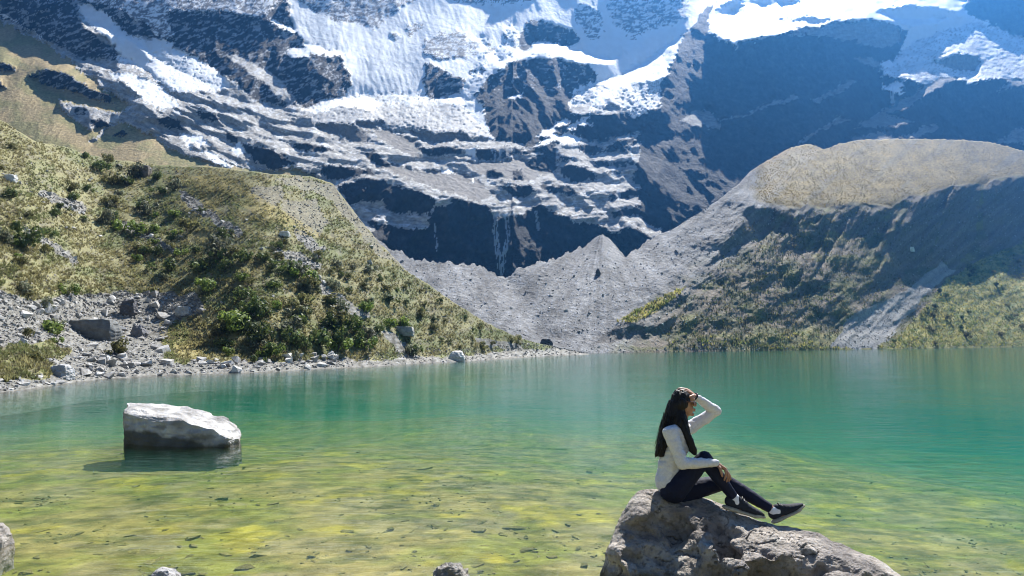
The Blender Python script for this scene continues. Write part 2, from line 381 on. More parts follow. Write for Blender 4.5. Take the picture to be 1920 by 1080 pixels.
# ---- C: the mountain wall with its glaciers
R_, S_, G_, I_, V_ = 0, 1, 2, 3, 4       # rock, snow, grass, broken ice / snow-dusted rock, gravel
CL = 4.5                                  # cliff
PAINT = [
 # broad fields first, details over them: (kind, slope, outline)
 (S_, 1.45, [(520, -140), (2200, -140), (2200, 30), (1800, 60), (1700, 130), (1250, 160), (1060, 200), (1000, 260), (900, 240), (780, 185), (650, 190), (575, 205), (560, 90), (545, 20)]),
 (R_, CL, [(-700, -140), (560, -140), (535, 0), (556, 60), (572, 90), (540, 95), (530, 150), (560, 202), (480, 190), (450, 165), (425, 140), (395, 125), (370, 110), (325, 85), (300, 75), (240, 65), (210, 40), (170, 10), (150, 12), (140, 30), (180, 70), (215, 92), (222, 112), (160, 112), (130, 95), (80, 75), (30, 40), (-700, -100)]),
 (I_, 1.5, [(150, 0), (330, -40), (480, -30), (520, 0), (500, 30), (430, 25), (320, 20), (300, 60), (250, 30), (200, 8)]),
 (S_, 1.0, [(140, 8), (170, 8), (200, 25), (215, 45), (240, 65), (275, 78), (295, 72), (312, 80), (325, 90), (370, 108), (395, 128), (420, 140), (437, 160), (405, 168), (380, 172), (340, 173), (318, 172), (300, 155), (285, 145), (275, 130), (250, 118), (225, 105), (215, 85), (195, 65), (170, 45), (150, 25)]),
 (S_, .72, [(155, 33), (185, 45), (215, 60), (262, 80), (300, 110), (330, 130), (375, 150), (395, 165), (330, 172), (300, 150), (280, 125), (245, 80), (200, 62), (165, 45)]),
 (S_, 1.4, [(190, 60), (225, 68), (260, 88), (285, 115), (270, 125), (240, 112), (215, 92)]),
 (S_, .66, [(205, 133), (240, 135), (275, 150), (300, 165), (318, 180), (337, 200), (300, 204), (270, 190), (252, 181), (266, 178), (240, 160), (215, 146)]),
 (S_, .66, [(213, 107), (240, 112), (272, 128), (277, 140), (255, 126), (225, 118)]),
 (S_, .8, [(0, 24), (30, 36), (60, 57), (85, 82), (75, 74), (45, 45), (5, 30)]),
 (I_, 1.6, [(280, 30), (300, 10), (314, 18), (310, 45), (328, 66), (305, 72), (290, 60), (275, 42), (262, 30)]),
 (S_, .8, [(500, 35), (515, 41), (557, 56), (560, 61), (540, 60), (512, 48)]),
 (R_, .95, [(425, 103), (447, 103), (482, 122), (525, 148), (555, 178), (552, 200), (520, 182), (490, 150), (445, 122)]),
 (R_, CL, [(535, 95), (560, 98), (612, 96), (640, 106), (652, 135), (656, 160), (645, 185), (610, 192), (570, 202), (548, 182), (530, 150), (530, 120)]),
 (S_, .75, [(535, 94), (560, 88), (600, 86), (642, 96), (645, 106), (610, 102), (570, 106), (540, 106)]),
 (S_, .85, [(560, 212), (600, 190), (640, 182), (655, 186), (620, 201), (575, 214)]),
 # snow-dusted crags in the upper snowfield
 (I_, 2.2, [(800, 76), (830, 60), (870, 62), (880, 80), (876, 110), (830, 112), (797, 102)]),
 (R_, CL, [(793, 118), (820, 126), (840, 140), (872, 148), (868, 166), (850, 178), (825, 188), (805, 182), (793, 165)]),
 (I_, 2.6, [(882, 72), (900, 78), (895, 95), (885, 106)]), (I_, 2.6, [(915, 80), (930, 85), (920, 100), (910, 106)]), (R_, 2.6, [(885, 130), (905, 113), (911, 130), (900, 146), (884, 150)]),
 (I_, 2.6, [(945, 60), (968, 52), (962, 96), (945, 98)]),
 (R_, 2.4, [(965, 95), (970, 70), (985, 45), (1010, 38), (1050, 50), (1080, 65), (1086, 76), (1070, 86), (1050, 83), (1010, 80), (990, 92)]),
 (I_, 2.4, [(1080, 10), (1100, 4), (1125, 25), (1130, 60), (1115, 77), (1095, 66), (1080, 40)]),
 (I_, 2.2, [(1135, 5), (1150, -60), (1300, -60), (1285, 38), (1240, 55), (1200, 60), (1190, 72), (1175, 66), (1150, 42)]),
 (I_, 2.2, [(600, -60), (780, -60), (790, -5), (735, 25), (725, 35), (705, 56), (690, 50), (660, 42), (640, 45), (560, 5)]), (I_, 2.4, [(758, 50), (790, 40), (796, 56), (780, 64), (762, 66)]), (I_, 2.4, [(725, 60), (745, 62), (748, 76), (735, 78)]),
 (I_, 2.2, [(820, -60), (1000, -60), (1000, 2), (920, 8), (850, 5)]),
 # dark island crag in the middle
 (R_, CL, [(890, 168), (900, 148), (935, 135), (960, 114), (1000, 106), (1040, 108), (1060, 118), (1100, 122), (1121, 145), (1100, 156), (1075, 170), (1063, 195), (1070, 212), (1110, 215), (1240, 205), (1235, 255), (1190, 270), (1140, 268), (1085, 262), (1060, 268), (1000, 276), (950, 276), (925, 266), (913, 235), (908, 200), (893, 185)]),
 (S_, .9, [(950, 184), (975, 178), (985, 177), (970, 186), (955, 188)]),
 # sun-facing snow arc and ice fall
 (S_, .62, [(968, 104), (1000, 84), (1030, 82), (1062, 94), (1110, 100), (1165, 112), (1150, 118), (1100, 118), (1060, 108), (1040, 98), (1005, 96), (980, 106), (910, 140), (890, 150), (920, 122)]),
 (S_, .60, [(1075, 190), (1085, 170), (1100, 164), (1140, 150), (1180, 130), (1230, 103), (1268, 70), (1295, 58), (1282, 100), (1252, 140), (1236, 150), (1180, 156), (1142, 186), (1112, 202), (1102, 218), (1108, 192)]),
 (I_, .95, [(1065, 186), (1085, 171), (1140, 153), (1110, 190), (1095, 192)]),
 (I_, .9, [(1112, 200), (1142, 186), (1180, 156), (1240, 153), (1236, 200), (1190, 222), (1176, 205), (1150, 188), (1120, 206)]),
 (S_, .62, [(1010, 249), (1062, 222), (1070, 230), (1045, 239), (1030, 251), (1050, 255), (1040, 259), (1012, 256)]), (S_, .62, [(1064, 241), (1097, 217), (1111, 230), (1119, 235), (1090, 236), (1070, 244)]), (S_, .6, [(997, 277), (1030, 258), (1050, 255), (1068, 244), (1088, 265), (1060, 269), (1035, 265), (1010, 275)]),
 (S_, .66, [(735, 185), (800, 190), (850, 178), (872, 185), (905, 195), (908, 215), (890, 220), (850, 205), (820, 200), (770, 200)]),
 (S_, 1.3, [(850, 195), (905, 190), (913, 235), (928, 262), (900, 258), (872, 240), (855, 220)]),
 # dirty glacier tongue and its ice cliffs
 (I_, .8, [(560, 208), (600, 190), (640, 185), (690, 178), (745, 175), (790, 182), (830, 190), (870, 200), (890, 225), (925, 256), (915, 262), (870, 246), (800, 246), (760, 240), (690, 240), (640, 228), (590, 232)]),
 (S_, .64, [(565, 206), (640, 186), (700, 180), (720, 200), (690, 205), (640, 200), (590, 212)]),
 (V_, 2.4, [(588, 238), (610, 230), (660, 234), (692, 248), (692, 266), (660, 264), (640, 255), (610, 245)]), (V_, 2.2, [(665, 231), (715, 227), (722, 236), (690, 243), (675, 239)]),
 (V_, 2.6, [(768, 244), (800, 247), (870, 250), (880, 257), (916, 257), (918, 265), (880, 270), (830, 268), (795, 263), (775, 255)]),
 # stepped slabs below
 (V_, .6, [(700, 246), (722, 240), (780, 265), (790, 292), (760, 290), (720, 266)]), (V_, .56, [(700, 300), (750, 312), (800, 318), (850, 322), (900, 340), (925, 368), (900, 377), (850, 365), (790, 345), (740, 326)]), (V_, .56, [(870, 300), (920, 305), (980, 295), (1030, 320), (1000, 340), (960, 338), (900, 330)]),
 (S_, .62, [(820, 319), (836, 312), (855, 328), (835, 324)]), (S_, .62, [(878, 338), (890, 337), (888, 346)]),
 (R_, CL, [(792, 276), (815, 275), (860, 280), (868, 290), (840, 293), (800, 291)]), (S_, 2.4, [(870, 280), (895, 274), (895, 292), (875, 292)]),
 (R_, CL, [(896, 276), (930, 284), (955, 290), (972, 280), (1000, 280), (1030, 268), (1042, 285), (1042, 322), (1030, 322), (1000, 310), (990, 300), (1015, 290), (970, 288), (945, 298), (925, 302), (896, 298)]),
 (R_, CL, [(1080, 270), (1120, 275), (1135, 281), (1150, 270), (1182, 268), (1180, 280), (1160, 290), (1110, 290), (1085, 281)]), (R_, CL, [(1110, 303), (1186, 303), (1182, 318), (1150, 326), (1130, 322), (1115, 312)]),
 (R_, CL, [(1048, 315), (1085, 310), (1110, 320), (1121, 335), (1112, 345), (1075, 343), (1058, 330)]), (R_, CL, [(918, 318), (940, 320), (946, 331), (923, 331)]), (R_, CL, [(962, 318), (980, 320), (982, 336), (958, 335)]),
 (R_, CL, [(936, 350), (990, 347), (1007, 360), (980, 370), (950, 361)]), (R_, CL, [(1010, 346), (1060, 348), (1085, 360), (1060, 366), (1020, 356)]), (R_, CL, [(1050, 292), (1075, 298), (1085, 305), (1060, 306), (1045, 300)]),
 (R_, CL, [(1145, 356), (1190, 355), (1202, 371), (1165, 376), (1138, 372)]), (R_, CL, [(1145, 395), (1195, 388), (1202, 406), (1170, 406), (1150, 411)]),
 (R_, CL, [(550, 270), (590, 270), (628, 282), (610, 286), (575, 284), (555, 276)]), (R_, CL, [(600, 310), (640, 311), (690, 318), (703, 326), (650, 336), (628, 336), (606, 325)]), (R_, CL, [(680, 288), (700, 282), (722, 300), (737, 309), (715, 312), (695, 306)]),
 (R_, CL, [(455, 270), (490, 275), (530, 290), (552, 310), (510, 318), (480, 302), (460, 286)]), (R_, CL, [(295, 220), (330, 225), (342, 240), (300, 236)]), (R_, CL, [(555, 318), (585, 322), (600, 330), (580, 336), (556, 330)]), (R_, CL, [(420, 245), (445, 255), (450, 268), (430, 264)]), (R_, CL, [(365, 205), (400, 215), (410, 226), (380, 222)]),
 (R_, CL, [(634, 350), (665, 342), (700, 355), (716, 367), (712, 378), (680, 378), (650, 382), (640, 365)]), (R_, CL, [(660, 342), (700, 334), (732, 345), (770, 355), (802, 366), (822, 377), (812, 388), (800, 398), (760, 400), (730, 397), (715, 380), (714, 368), (690, 350)]),
 (R_, CL, [(838, 382), (860, 374), (890, 378), (916, 392), (928, 406), (945, 408), (960, 408), (985, 396), (1012, 380), (1040, 400), (1080, 416), (1130, 426), (1142, 436), (1182, 426), (1226, 446), (1222, 458), (1240, 520), (1100, 560), (700, 560), (690, 440), (712, 420), (760, 432), (800, 428), (800, 400), (820, 388)]),
 (R_, 2.0, [(690, 412), (720, 420), (750, 428), (780, 446), (800, 470), (740, 462), (700, 440)]),
 # snow and meltwater
 (S_, .62, [(334, 247), (370, 255), (397, 270), (370, 275), (345, 263)]), (S_, .62, [(365, 280), (400, 290), (440, 310), (477, 322), (450, 320), (400, 302)]), (S_, .7, [(430, 285), (450, 262), (458, 285), (445, 296)]), (S_, .7, [(352, 262), (362, 278), (348, 275)]),
 # grass slopes at upper left
 (G_, .62, [(-700, -60), (0, 36), (60, 70), (120, 105), (165, 140), (205, 172), (240, 195), (222, 215), (195, 240), (168, 265), (175, 300), (0, 320), (-700, 300)]),
 (R_, CL, [(55, 142), (90, 131), (130, 140), (160, 160), (208, 180), (212, 192), (180, 190), (130, 170), (85, 156)]), (R_, CL, [(-20, 112), (15, 120), (25, 135), (0, 130)]), (R_, CL, [(-30, 150), (5, 155), (14, 164), (-20, 162)]),
 (R_, .75, [(105, 190), (150, 195), (200, 205), (270, 221), (222, 236), (160, 241), (130, 216)]), (R_, CL, [(140, 198), (162, 203), (163, 213), (145, 212)]), (R_, 2.4, [(165, 228), (190, 225), (210, 236), (175, 241)]),
 (G_, .6, [(165, 275), (200, 245), (225, 229), (262, 245), (300, 260), (340, 290), (400, 306), (470, 318), (560, 318), (600, 332), (560, 350), (160, 330)]), (R_, CL, [(216, 250), (228, 244), (238, 250), (222, 254)]),
 # right-hand mass
 (R_, CL, [(1335, 8), (1312, 30), (1281, 66), (1262, 110), (1240, 160), (1235, 220), (1200, 270), (1190, 330), (1198, 405), (1240, 440), (1300, 470), (2200, 470), (2200, 200), (1920, 170), (1860, 140), (1800, 146), (1740, 160), (1690, 148), (1660, 140), (1690, 95), (1700, 60), (1640, 34), (1540, 45), (1480, 60), (1420, 76), (1372, 80), (1330, 62)]),
 (R_, 1.25, [(1475, 66), (1520, 50), (1600, 40), (1660, 38), (1684, 60), (1690, 82), (1640, 92), (1600, 77), (1530, 66)]),
 (S_, .62, [(1340, -20), (1800, -60), (1812, 30), (1740, 45), (1700, 52), (1690, 40), (1600, 35), (1540, 45), (1480, 60), (1420, 74), (1378, 79), (1330, 60), (1345, 20)]),
 (S_, 1.2, [(1360, 2), (1395, 0), (1390, 16), (1368, 18)]), (S_, 1.2, [(1480, 38), (1510, 30), (1560, 34), (1520, 44)]), (S_, 1.3, [(1405, 0), (1450, -10), (1500, 2), (1440, 8)]), (S_, 1.3, [(1640, 20), (1700, 10), (1790, 18), (1800, 34), (1700, 36)]),
 (I_, .63, [(1650, 130), (1690, 98), (1720, 75), (1790, 50), (1830, 40), (1870, 55), (1920, 75), (2200, 90), (2200, 170), (1870, 146), (1830, 156), (1780, 150), (1740, 160), (1690, 146), (1655, 142)]),
 (V_, 2.4, [(1745, 118), (1790, 100), (1830, 105), (1845, 118), (1820, 132), (1780, 128)]),
 (R_, 1.5, [(1805, -140), (2200, -140), (2200, 60), (1920, 72), (1880, 55), (1840, 36), (1815, 26)]),
 (R_, .72, [(1280, 224), (1310, 204), (1332, 214), (1356, 232), (1350, 242), (1300, 236)]), (R_, .7, [(1353, 228), (1400, 210), (1440, 195), (1488, 176), (1500, 182), (1470, 192), (1420, 208), (1365, 226)]), (R_, .7, [(1522, 186), (1560, 170), (1595, 151), (1608, 155), (1570, 176), (1535, 190)]), (R_, .8, [(1490, 272), (1530, 245), (1575, 217), (1592, 226), (1560, 234), (1510, 266)]),
 (V_, .62, [(1608, 241), (1645, 206), (1680, 194), (1720, 168), (1762, 148), (1800, 145), (1760, 164), (1700, 200), (1660, 214), (1712, 226), (1650, 238)]), (R_, .75, [(1598, 258), (1640, 247), (1690, 258), (1682, 268), (1600, 270)]), (R_, .7, [(1696, 258), (1722, 240), (1762, 229), (1755, 244), (1720, 258)]), (S_, .65, [(1655, 162), (1702, 150), (1696, 166), (1690, 178), (1660, 166)]), (R_, .7, [(1862, 172), (1900, 155), (1940, 158), (1895, 166)]), (R_, .7, [(1868, 268), (1900, 245), (1940, 236), (1940, 268)]), (S_, .62, [(1655, 118), (1690, 104), (1720, 108), (1680, 122), (1660, 128)]),
 (R_, 1.0, [(1600, 112), (1630, 108), (1662, 124), (1655, 130), (1620, 120)]),
]
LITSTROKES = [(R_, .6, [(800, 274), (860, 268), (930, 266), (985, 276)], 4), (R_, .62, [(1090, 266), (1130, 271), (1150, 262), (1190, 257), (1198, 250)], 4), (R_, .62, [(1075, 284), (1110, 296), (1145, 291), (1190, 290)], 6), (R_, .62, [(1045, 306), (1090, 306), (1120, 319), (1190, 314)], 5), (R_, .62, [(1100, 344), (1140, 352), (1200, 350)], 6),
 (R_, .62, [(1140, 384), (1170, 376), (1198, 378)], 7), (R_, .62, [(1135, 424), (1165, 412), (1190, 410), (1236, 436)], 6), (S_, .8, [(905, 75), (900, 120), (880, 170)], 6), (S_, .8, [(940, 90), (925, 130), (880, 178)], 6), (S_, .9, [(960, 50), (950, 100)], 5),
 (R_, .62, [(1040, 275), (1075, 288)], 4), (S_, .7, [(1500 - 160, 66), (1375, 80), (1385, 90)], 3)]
def warpC(px, py):
    a = 9 * fbm(px / 34, py / 34, 4, 101) ; b = 6 * fbm(px / 34, py / 26, 4, 102)
    return px + a + 7 * fbm(px / 9, py / 9, 3, 103, .7), py + b + 6 * fbm(px / 9, py / 7, 3, 104, .7)
def paintC(px, py):
    x, y = warpC(px, py)
    lab = np.zeros(px.shape, int); tan = np.full(px.shape, np.nan)
    for k, s, p in PAINT:
        m = inpoly(x, y, p); lab[m] = k; tan[m] = s
    for k, s, p, w in LITSTROKES:
        m = stroke(x, y, p, w); lab[m] = k; tan[m] = s
    return lab, tan
BOWL = scurve([(-400, -330), (200, -170), (480, -45), (700, 0), (900, 10), (1050, 0), (1250, -15), (1500, 30), (1900, 0)], 40)
def strata(px, py):                     # ledges follow the bowl of the cirque
    return py - BOWL(px)
def baseC(px, py):
    return np.interp(py, [-140, 0, 200, 330, 430, 560], [1.35, 1.25, 1.0, .92, 1.3, 1.6])
def detailC(px, py):
    lab, tan = paintC(px, py)
    s = strata(px, py)
    led = fbm(px / 70 + s * .01, s / 13, 4, 111) + .5 * fbm(px / 30, s / 4.5, 3, 116)
    rocky = np.where(led > .06, 2.2, .60)                # treads and risers of the stepped slabs
    t = np.where(np.isnan(tan), rocky, tan)
    t = np.where((lab == S_) & (t > 1.2), t + .30 * fbm((px + .5 * py) / 60, (py - .2 * px) / 40, 5, 117), t)
    # crags: ribs and gullies break the big walls; broken ice is jagged
    rib = fbm((px - .35 * py) / 16, (py + .2 * px) / 46, 4, 112)
    t = np.where((lab == R_) & (t > 2), np.maximum(t + 1.4 * rib, 2.4) + 2.0 * sstep(1190, 1260, px) * (py > 60), t)
    t = np.where(lab == I_, t + np.where(t < 1.3, .28, 1.1) * np.maximum(fbm(px / 9 - py / 20, py / 4, 4, 113), -.25), t)
    t = np.where((lab == S_), t + .16 * fbm(px / 40, py / 16, 5, 114), t)
    return np.maximum(t, .45)
def dispC(px, py):
    lab, tan = paintC(px, py)
    amp = np.choose(lab, [1.5, .28, .45, .55, .5])
    for _ in range(2):
        amp[1:-1, 1:-1] = (amp[1:-1, 1:-1] * 2 + amp[:-2, 1:-1] + amp[2:, 1:-1] + amp[1:-1, :-2] + amp[1:-1, 2:]) / 6
    s = 0
    rt = .5 * (px - 960) / 960
    X = px - .4 * py * np.sign(rt); Yv = py
    for lam, a in ((130, .20), (64, .20), (31, .20), (15, .20), (7, .18), (4, .12)):
        n = pn(X / lam, Yv / lam * .8, int(lam) + 5)
        s = s + a * lam / F * (.5 * n + (.35 - np.abs(pn(X / lam, Yv / lam * .7, int(lam) + 55)) * 1.2))
    # ice has body: it stands proud of the rock, breaks in crevasses and runs in flutes
    white = np.isin(lab, (S_, I_)).astype(float)
    for _ in range(3):
        white[1:-1, 1:-1] = (white[1:-1, 1:-1] + white[:-2, 1:-1] + white[2:, 1:-1] + white[1:-1, :-2] + white[1:-1, 2:]) / 5
    tn = np.nan_to_num(tan, nan=9.)
    cre = sstep(.10, .0, np.abs(fbm((px - .25 * py) / 34, py / 9, 4, 150, .6))) * (tn < 1.25) * np.isin(lab, (S_, I_))
    flu = ridged((px - .3 * py) / 11, py / 55, 3, 151) * ((tn > 1.25) & (lab == S_))
    return -s * amp - .0065 * white + .0022 * cre - .0009 * flu * (1 + fbm(px / 50, py / 40, 3, 152))
pxC = np.concatenate([np.arange(-620, -40, 6.0), np.arange(-40, 1960, 1.9), np.arange(1960, 2300, 6.0)])
Y0 = scurve([(-700, 185), (0, 190), (300, 196), (600, 215), (900, 245), (1130, 268), (1330, 282), (1500, 297), (1700, 350), (1900, 415), (2400, 530)], 40)
C = Sheet(pxC, lambda px: np.full(px.shape, 560.0), lambda px: np.full(px.shape, -44.0), 340, lambda px: np.full(px.shape, 560.0), Y0, baseC, detailC, dispC, lam=.55, eps=1e-3)
C.fade = None
labC, tanC = paintC(C.PX, C.PY)
nzs = fbm(C.PX / 22, C.PY / 12, 5, 121)
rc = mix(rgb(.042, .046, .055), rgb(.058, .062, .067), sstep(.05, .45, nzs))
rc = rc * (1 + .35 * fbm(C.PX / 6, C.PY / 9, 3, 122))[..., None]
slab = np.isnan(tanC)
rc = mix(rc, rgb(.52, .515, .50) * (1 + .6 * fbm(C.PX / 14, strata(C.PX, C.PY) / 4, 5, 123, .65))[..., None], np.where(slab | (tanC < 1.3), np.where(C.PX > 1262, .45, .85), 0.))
# thin veins of old snow and ice lie along the ledges of the slabs
vein = (fbm(C.PX / 26, strata(C.PX, C.PY) / 6, 4, 124) > .34) & slab & (C.PX > 380) & (C.PY < 440)
rc = mix(rc, rgb(.75, .77, .80), vein * .8)
sn = rgb(.78, .81, .84) * (1 + .06 * fbm(C.PX / 12, C.PY / 8, 4, 125))[..., None]
snowy = fbm((C.PX + .5 * C.PY) / 15, C.PY / 6, 6, 126, .8) * .6 + .12
upper = (C.PY < 125) & ((C.PX < 1300))
ice = mix(rgb(.17, .17, .175), sn, sstep(-.08, .12, snowy - .12))
crev = np.abs(fbm((C.PX - .3 * C.PY) / 22 + C.PY / 30, C.PY / 5, 6, 132, .8))
ice2 = mix(rgb(.30, .30, .31), sn * (.82 + .3 * fbm(C.PX / 30, C.PY / 12, 4, 133))[..., None], sstep(.02, .12, crev))
dirty = (C.PX < 935) & (C.PX > 540) & (C.PY > 196 + 14 * fbm(C.PX / 30, C.PX * 0, 3, 134))
ice2 = mix(ice2, rgb(.32, .32, .32) * (1 + .9 * fbm(C.PX / 8, C.PY / 5, 4, 135))[..., None], dirty * .75)
ice = np.where((np.nan_to_num(tanC) < 1.3)[..., None], np.clip(ice2, .1, .85), ice)
gr = mix(rgb(.34, .265, .135), rgb(.25, .225, .095), sstep(-.2, .3, fbm(C.PX / 60, C.PY / 30, 4, 127)))
gr = gr * (1 + .35 * pn(C.PX / 5, C.PY / 3, 129))[..., None]
gv = rgb(.25, .24, .23) * (1 + .25 * fbm(C.PX / 8, C.PY / 5, 4, 128))[..., None]
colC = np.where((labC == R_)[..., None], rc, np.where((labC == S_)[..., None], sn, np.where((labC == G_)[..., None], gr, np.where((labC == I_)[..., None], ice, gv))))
dust = ((labC == R_) & (C.PY < 215) & (C.PX < 900) & (fbm((C.PX - .6 * C.PY) / 22, (C.PY + .4 * C.PX) / 7, 5, 130, .7) > .2))
colC = mix(colC, rgb(.62, .66, .72), dust * .6)
dust2 = ((labC == R_) & (C.PX > 860) & (C.PX < 1130) & (C.PY < 170) & (fbm(C.PX / 12, C.PY / 5, 4, 131) > .3))
colC = mix(colC, rgb(.62, .66, .72), dust2 * .7)
# water running down the cliff in the middle of the cirque
wf = np.zeros(labC.shape, bool)
for p, w in (([(930, 402), (928, 430), (934, 470), (940, 512)], 5), ([(950, 410), (953, 440), (945, 480), (941, 512)], 4), ([(1005, 398), (1010, 430)], 3), ([(815, 420), (820, 470)], 2.5), ([(1672, 166), (1674, 190)], 4), ([(1145, 305), (1150, 325)], 5), ([(1160, 358), (1158, 372)], 4), ([(1180, 276), (1186, 300)], 3), ([(925, 282), (930, 300)], 3), ([(938, 284), (940, 300)], 3)):
    wf |= stroke(C.PX + 3 * pn(C.PX / 6, C.PY / 10, 140), C.PY, p, w)
wf &= fbm(C.PX / 3, C.PY / 16, 3, 141) > -.12
colC = mix(colC, rgb(.50, .56, .62), wf * .75)
labO = np.choose(labC, [0, 1, 2, 1, 0])
labO = np.where(wf & (labC == R_), 3, labO)
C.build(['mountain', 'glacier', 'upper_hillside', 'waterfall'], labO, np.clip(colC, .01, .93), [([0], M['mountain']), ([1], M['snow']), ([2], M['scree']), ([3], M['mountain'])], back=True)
print('SHEETS', A.Y.max(), B.Y.max(), C.Y.min(), C.Y.max(), C.P[..., 2].max())
for q in (700, 900, 1130, 1300, 1500, 1700, 1900):
    jb = np.argmin(abs(pxB - q)); jc = np.argmin(abs(pxC - q)); ic = np.argmin(abs(C.PY[:, jc] - B.top[jb]))
    print('  crest', q, 'B', round(B.Y[-1, jb]), 'C', round(C.Y[ic, jc]))
# ------------------------------------------------------------------ lake, bed, haze
def grid(name, xs, ys, zf, mat, cols=None):
    X, Y = np.meshgrid(xs, ys); Z = zf(X, Y)
    n, m = X.shape; idx = np.arange(n * m).reshape(n, m)
    f = np.stack([idx[:-1, :-1], idx[:-1, 1:], idx[1:, 1:], idx[1:, :-1]], -1).reshape(-1, 4)
    c = None if cols is None else cols(X, Y).reshape(-1, 3)
    return mesh_np(name, np.stack([X, Y, Z], -1).reshape(-1, 3), f, mat, c)
def bed_z(x, y):
    d = .12 + .036 * np.maximum(y - 4, 0) + .0011 * np.maximum(y - 16, 0)**2 + .055 * np.maximum(x + .5, 0) * sstep(3, 12, y) + .0012 * np.maximum(x - 4, 0)**2 * sstep(5, 16, y)
    d = d * (1 + .35 * fbm(x / 7, y / 9, 3, 211)); d = np.minimum(np.maximum(d, .1), 7.0)
    d = d * (1 - .75 * sstep(5.0, 1.0, y)) - .45 * sstep(2.6, .2, y)
    return -d
def bed_bump(x, y):
    return .03 * fbm(x / 1.3, y / 1.3, 4, 201) + .015 * ridged(x / .35, y / .35, 3, 202)
def bed_col(x, y):
    a = mix(rgb(.33, .27, .09), rgb(.25, .245, .055), sstep(-.15, .3, fbm(x / 1.6, y / 1.6, 4, 203)))
    a = mix(a, rgb(.30, .25, .12), sstep(.0, .35, fbm(x / .9 + 7, y / .9, 4, 204)) * .8)
    a = mix(a, rgb(.42, .35, .05), sstep(.2, .42, fbm(x / 1.1, y / 1.4 + 5, 3, 205)) * .8)
    a = mix(a, rgb(.13, .125, .04), sstep(.08, .42, fbm(x / .8 + 3, y / .45, 5, 208, .65)) * .75)
    a = a * (1 + .55 * fbm(x / .42, y / .42, 4, 206, .75))[..., None]
    return np.clip(a * .86, .02, .8)
M['bed'] = surf_mat('lake_bed_silt_and_algae', rough=1, spec=0, nscale=5.0, namp=.35, bscale=9, bdist=.03)
ys = np.concatenate([np.arange(-3, 3, .3), np.arange(3, 18, .055), np.arange(18, 60, .6), np.arange(60, 430, 6)])
bed = grid('lake_bed', np.concatenate([np.arange(-60, -12, 1.0), np.arange(-12, 12, .055), np.arange(12, 430, 6.0)]), ys, lambda x, y: bed_z(x, y) + bed_bump(x, y) * sstep(60, 20, y), M['bed'], bed_col)
tag(bed, kind='structure')

# water: a thin reflecting skin you can see through, over a body that swallows red and scatters turquoise
m = bpy.data.materials.new('lake_water'); m.use_nodes = True; n = m.node_tree.nodes; L = m.node_tree.links; n.clear()
out = n.new('ShaderNodeOutputMaterial'); tr = n.new('ShaderNodeBsdfTransparent'); gl = n.new('ShaderNodeBsdfGlossy'); mxs = n.new('ShaderNodeMixShader'); fr = n.new('ShaderNodeFresnel')
gl.inputs['Roughness'].default_value = 0.055; fr.inputs['IOR'].default_value = 1.33
tc = n.new('ShaderNodeTexCoord')
def rip(scale, sx, sy, det, dist):
    mp = n.new('ShaderNodeMapping'); mp.inputs['Scale'].default_value = (sx, sy, 1); L.new(tc.outputs['Object'], mp.inputs[0])
    nz = n.new('ShaderNodeTexNoise'); nz.inputs['Scale'].default_value = scale; nz.inputs['Detail'].default_value = det; nz.inputs['Roughness'].default_value = .55; nz.inputs['Distortion'].default_value = .6
    L.new(mp.outputs[0], nz.inputs[0])
    ml = n.new('ShaderNodeMath'); ml.operation = 'MULTIPLY'; ml.inputs[1].default_value = dist; L.new(nz.outputs[0], ml.inputs[0]); return ml.outputs[0]
r1 = rip(3.2, .5, 1.4, 4, .032); r2 = rip(.5, .7, 1.2, 2, .035)
ad = n.new('ShaderNodeMath'); ad.operation = 'ADD'; L.new(r1, ad.inputs[0]); L.new(r2, ad.inputs[1])
# patches of breeze and patches of calm
pz = n.new('ShaderNodeTexNoise'); pz.inputs['Scale'].default_value = .22; pz.inputs['Detail'].default_value = 3; L.new(tc.outputs['Object'], pz.inputs[0])
pr = n.new('ShaderNodeMapRange'); pr.inputs[1].default_value = .35; pr.inputs[2].default_value = .7; pr.inputs[3].default_value = .4; pr.inputs[4].default_value = 1.0; L.new(pz.outputs[0], pr.inputs[0])
hm = n.new('ShaderNodeMath'); hm.operation = 'MULTIPLY'; L.new(ad.outputs[0], hm.inputs[0]); L.new(pr.outputs[0], hm.inputs[1])
bp = n.new('ShaderNodeBump'); bp.inputs['Distance'].default_value = 1.0; bp.inputs['Strength'].default_value = .55; L.new(hm.outputs[0], bp.inputs['Height'])
L.new(bp.outputs[0], gl.inputs['Normal']); L.new(bp.outputs[0], fr.inputs['Normal'])
L.new(fr.outputs[0], mxs.inputs[0]); L.new(tr.outputs[0], mxs.inputs[1]); L.new(gl.outputs[0], mxs.inputs[2]); L.new(mxs.outputs[0], out.inputs['Surface'])
pv = n.new('ShaderNodeVolumeAbsorption'); pv.inputs['Color'].default_value = (.05, .72, .62, 1); pv.inputs['Density'].default_value = .17
vs = n.new('ShaderNodeVolumeScatter'); vs.inputs['Color'].default_value = (.08, .78, .52, 1); vs.inputs['Density'].default_value = .075
av = n.new('ShaderNodeAddShader'); L.new(pv.outputs[0], av.inputs[0]); L.new(vs.outputs[0], av.inputs[1]); L.new(av.outputs[0], out.inputs['Volume'])
M['water'] = m
bm = bmesh.new(); bmesh.ops.create_cube(bm, size=1)
for v in bm.verts:
    v.co = Vector((-60 if v.co.x < 0 else 424, -3 if v.co.y < 0 else 424, -8 if v.co.z < 0 else 0))
me = bpy.data.meshes.new('lake_water'); bm.to_mesh(me); bm.free(); me.materials.append(m)
lake = bpy.data.objects.new('lake_water', me); COL.objects.link(lake); tag(lake, kind='structure')

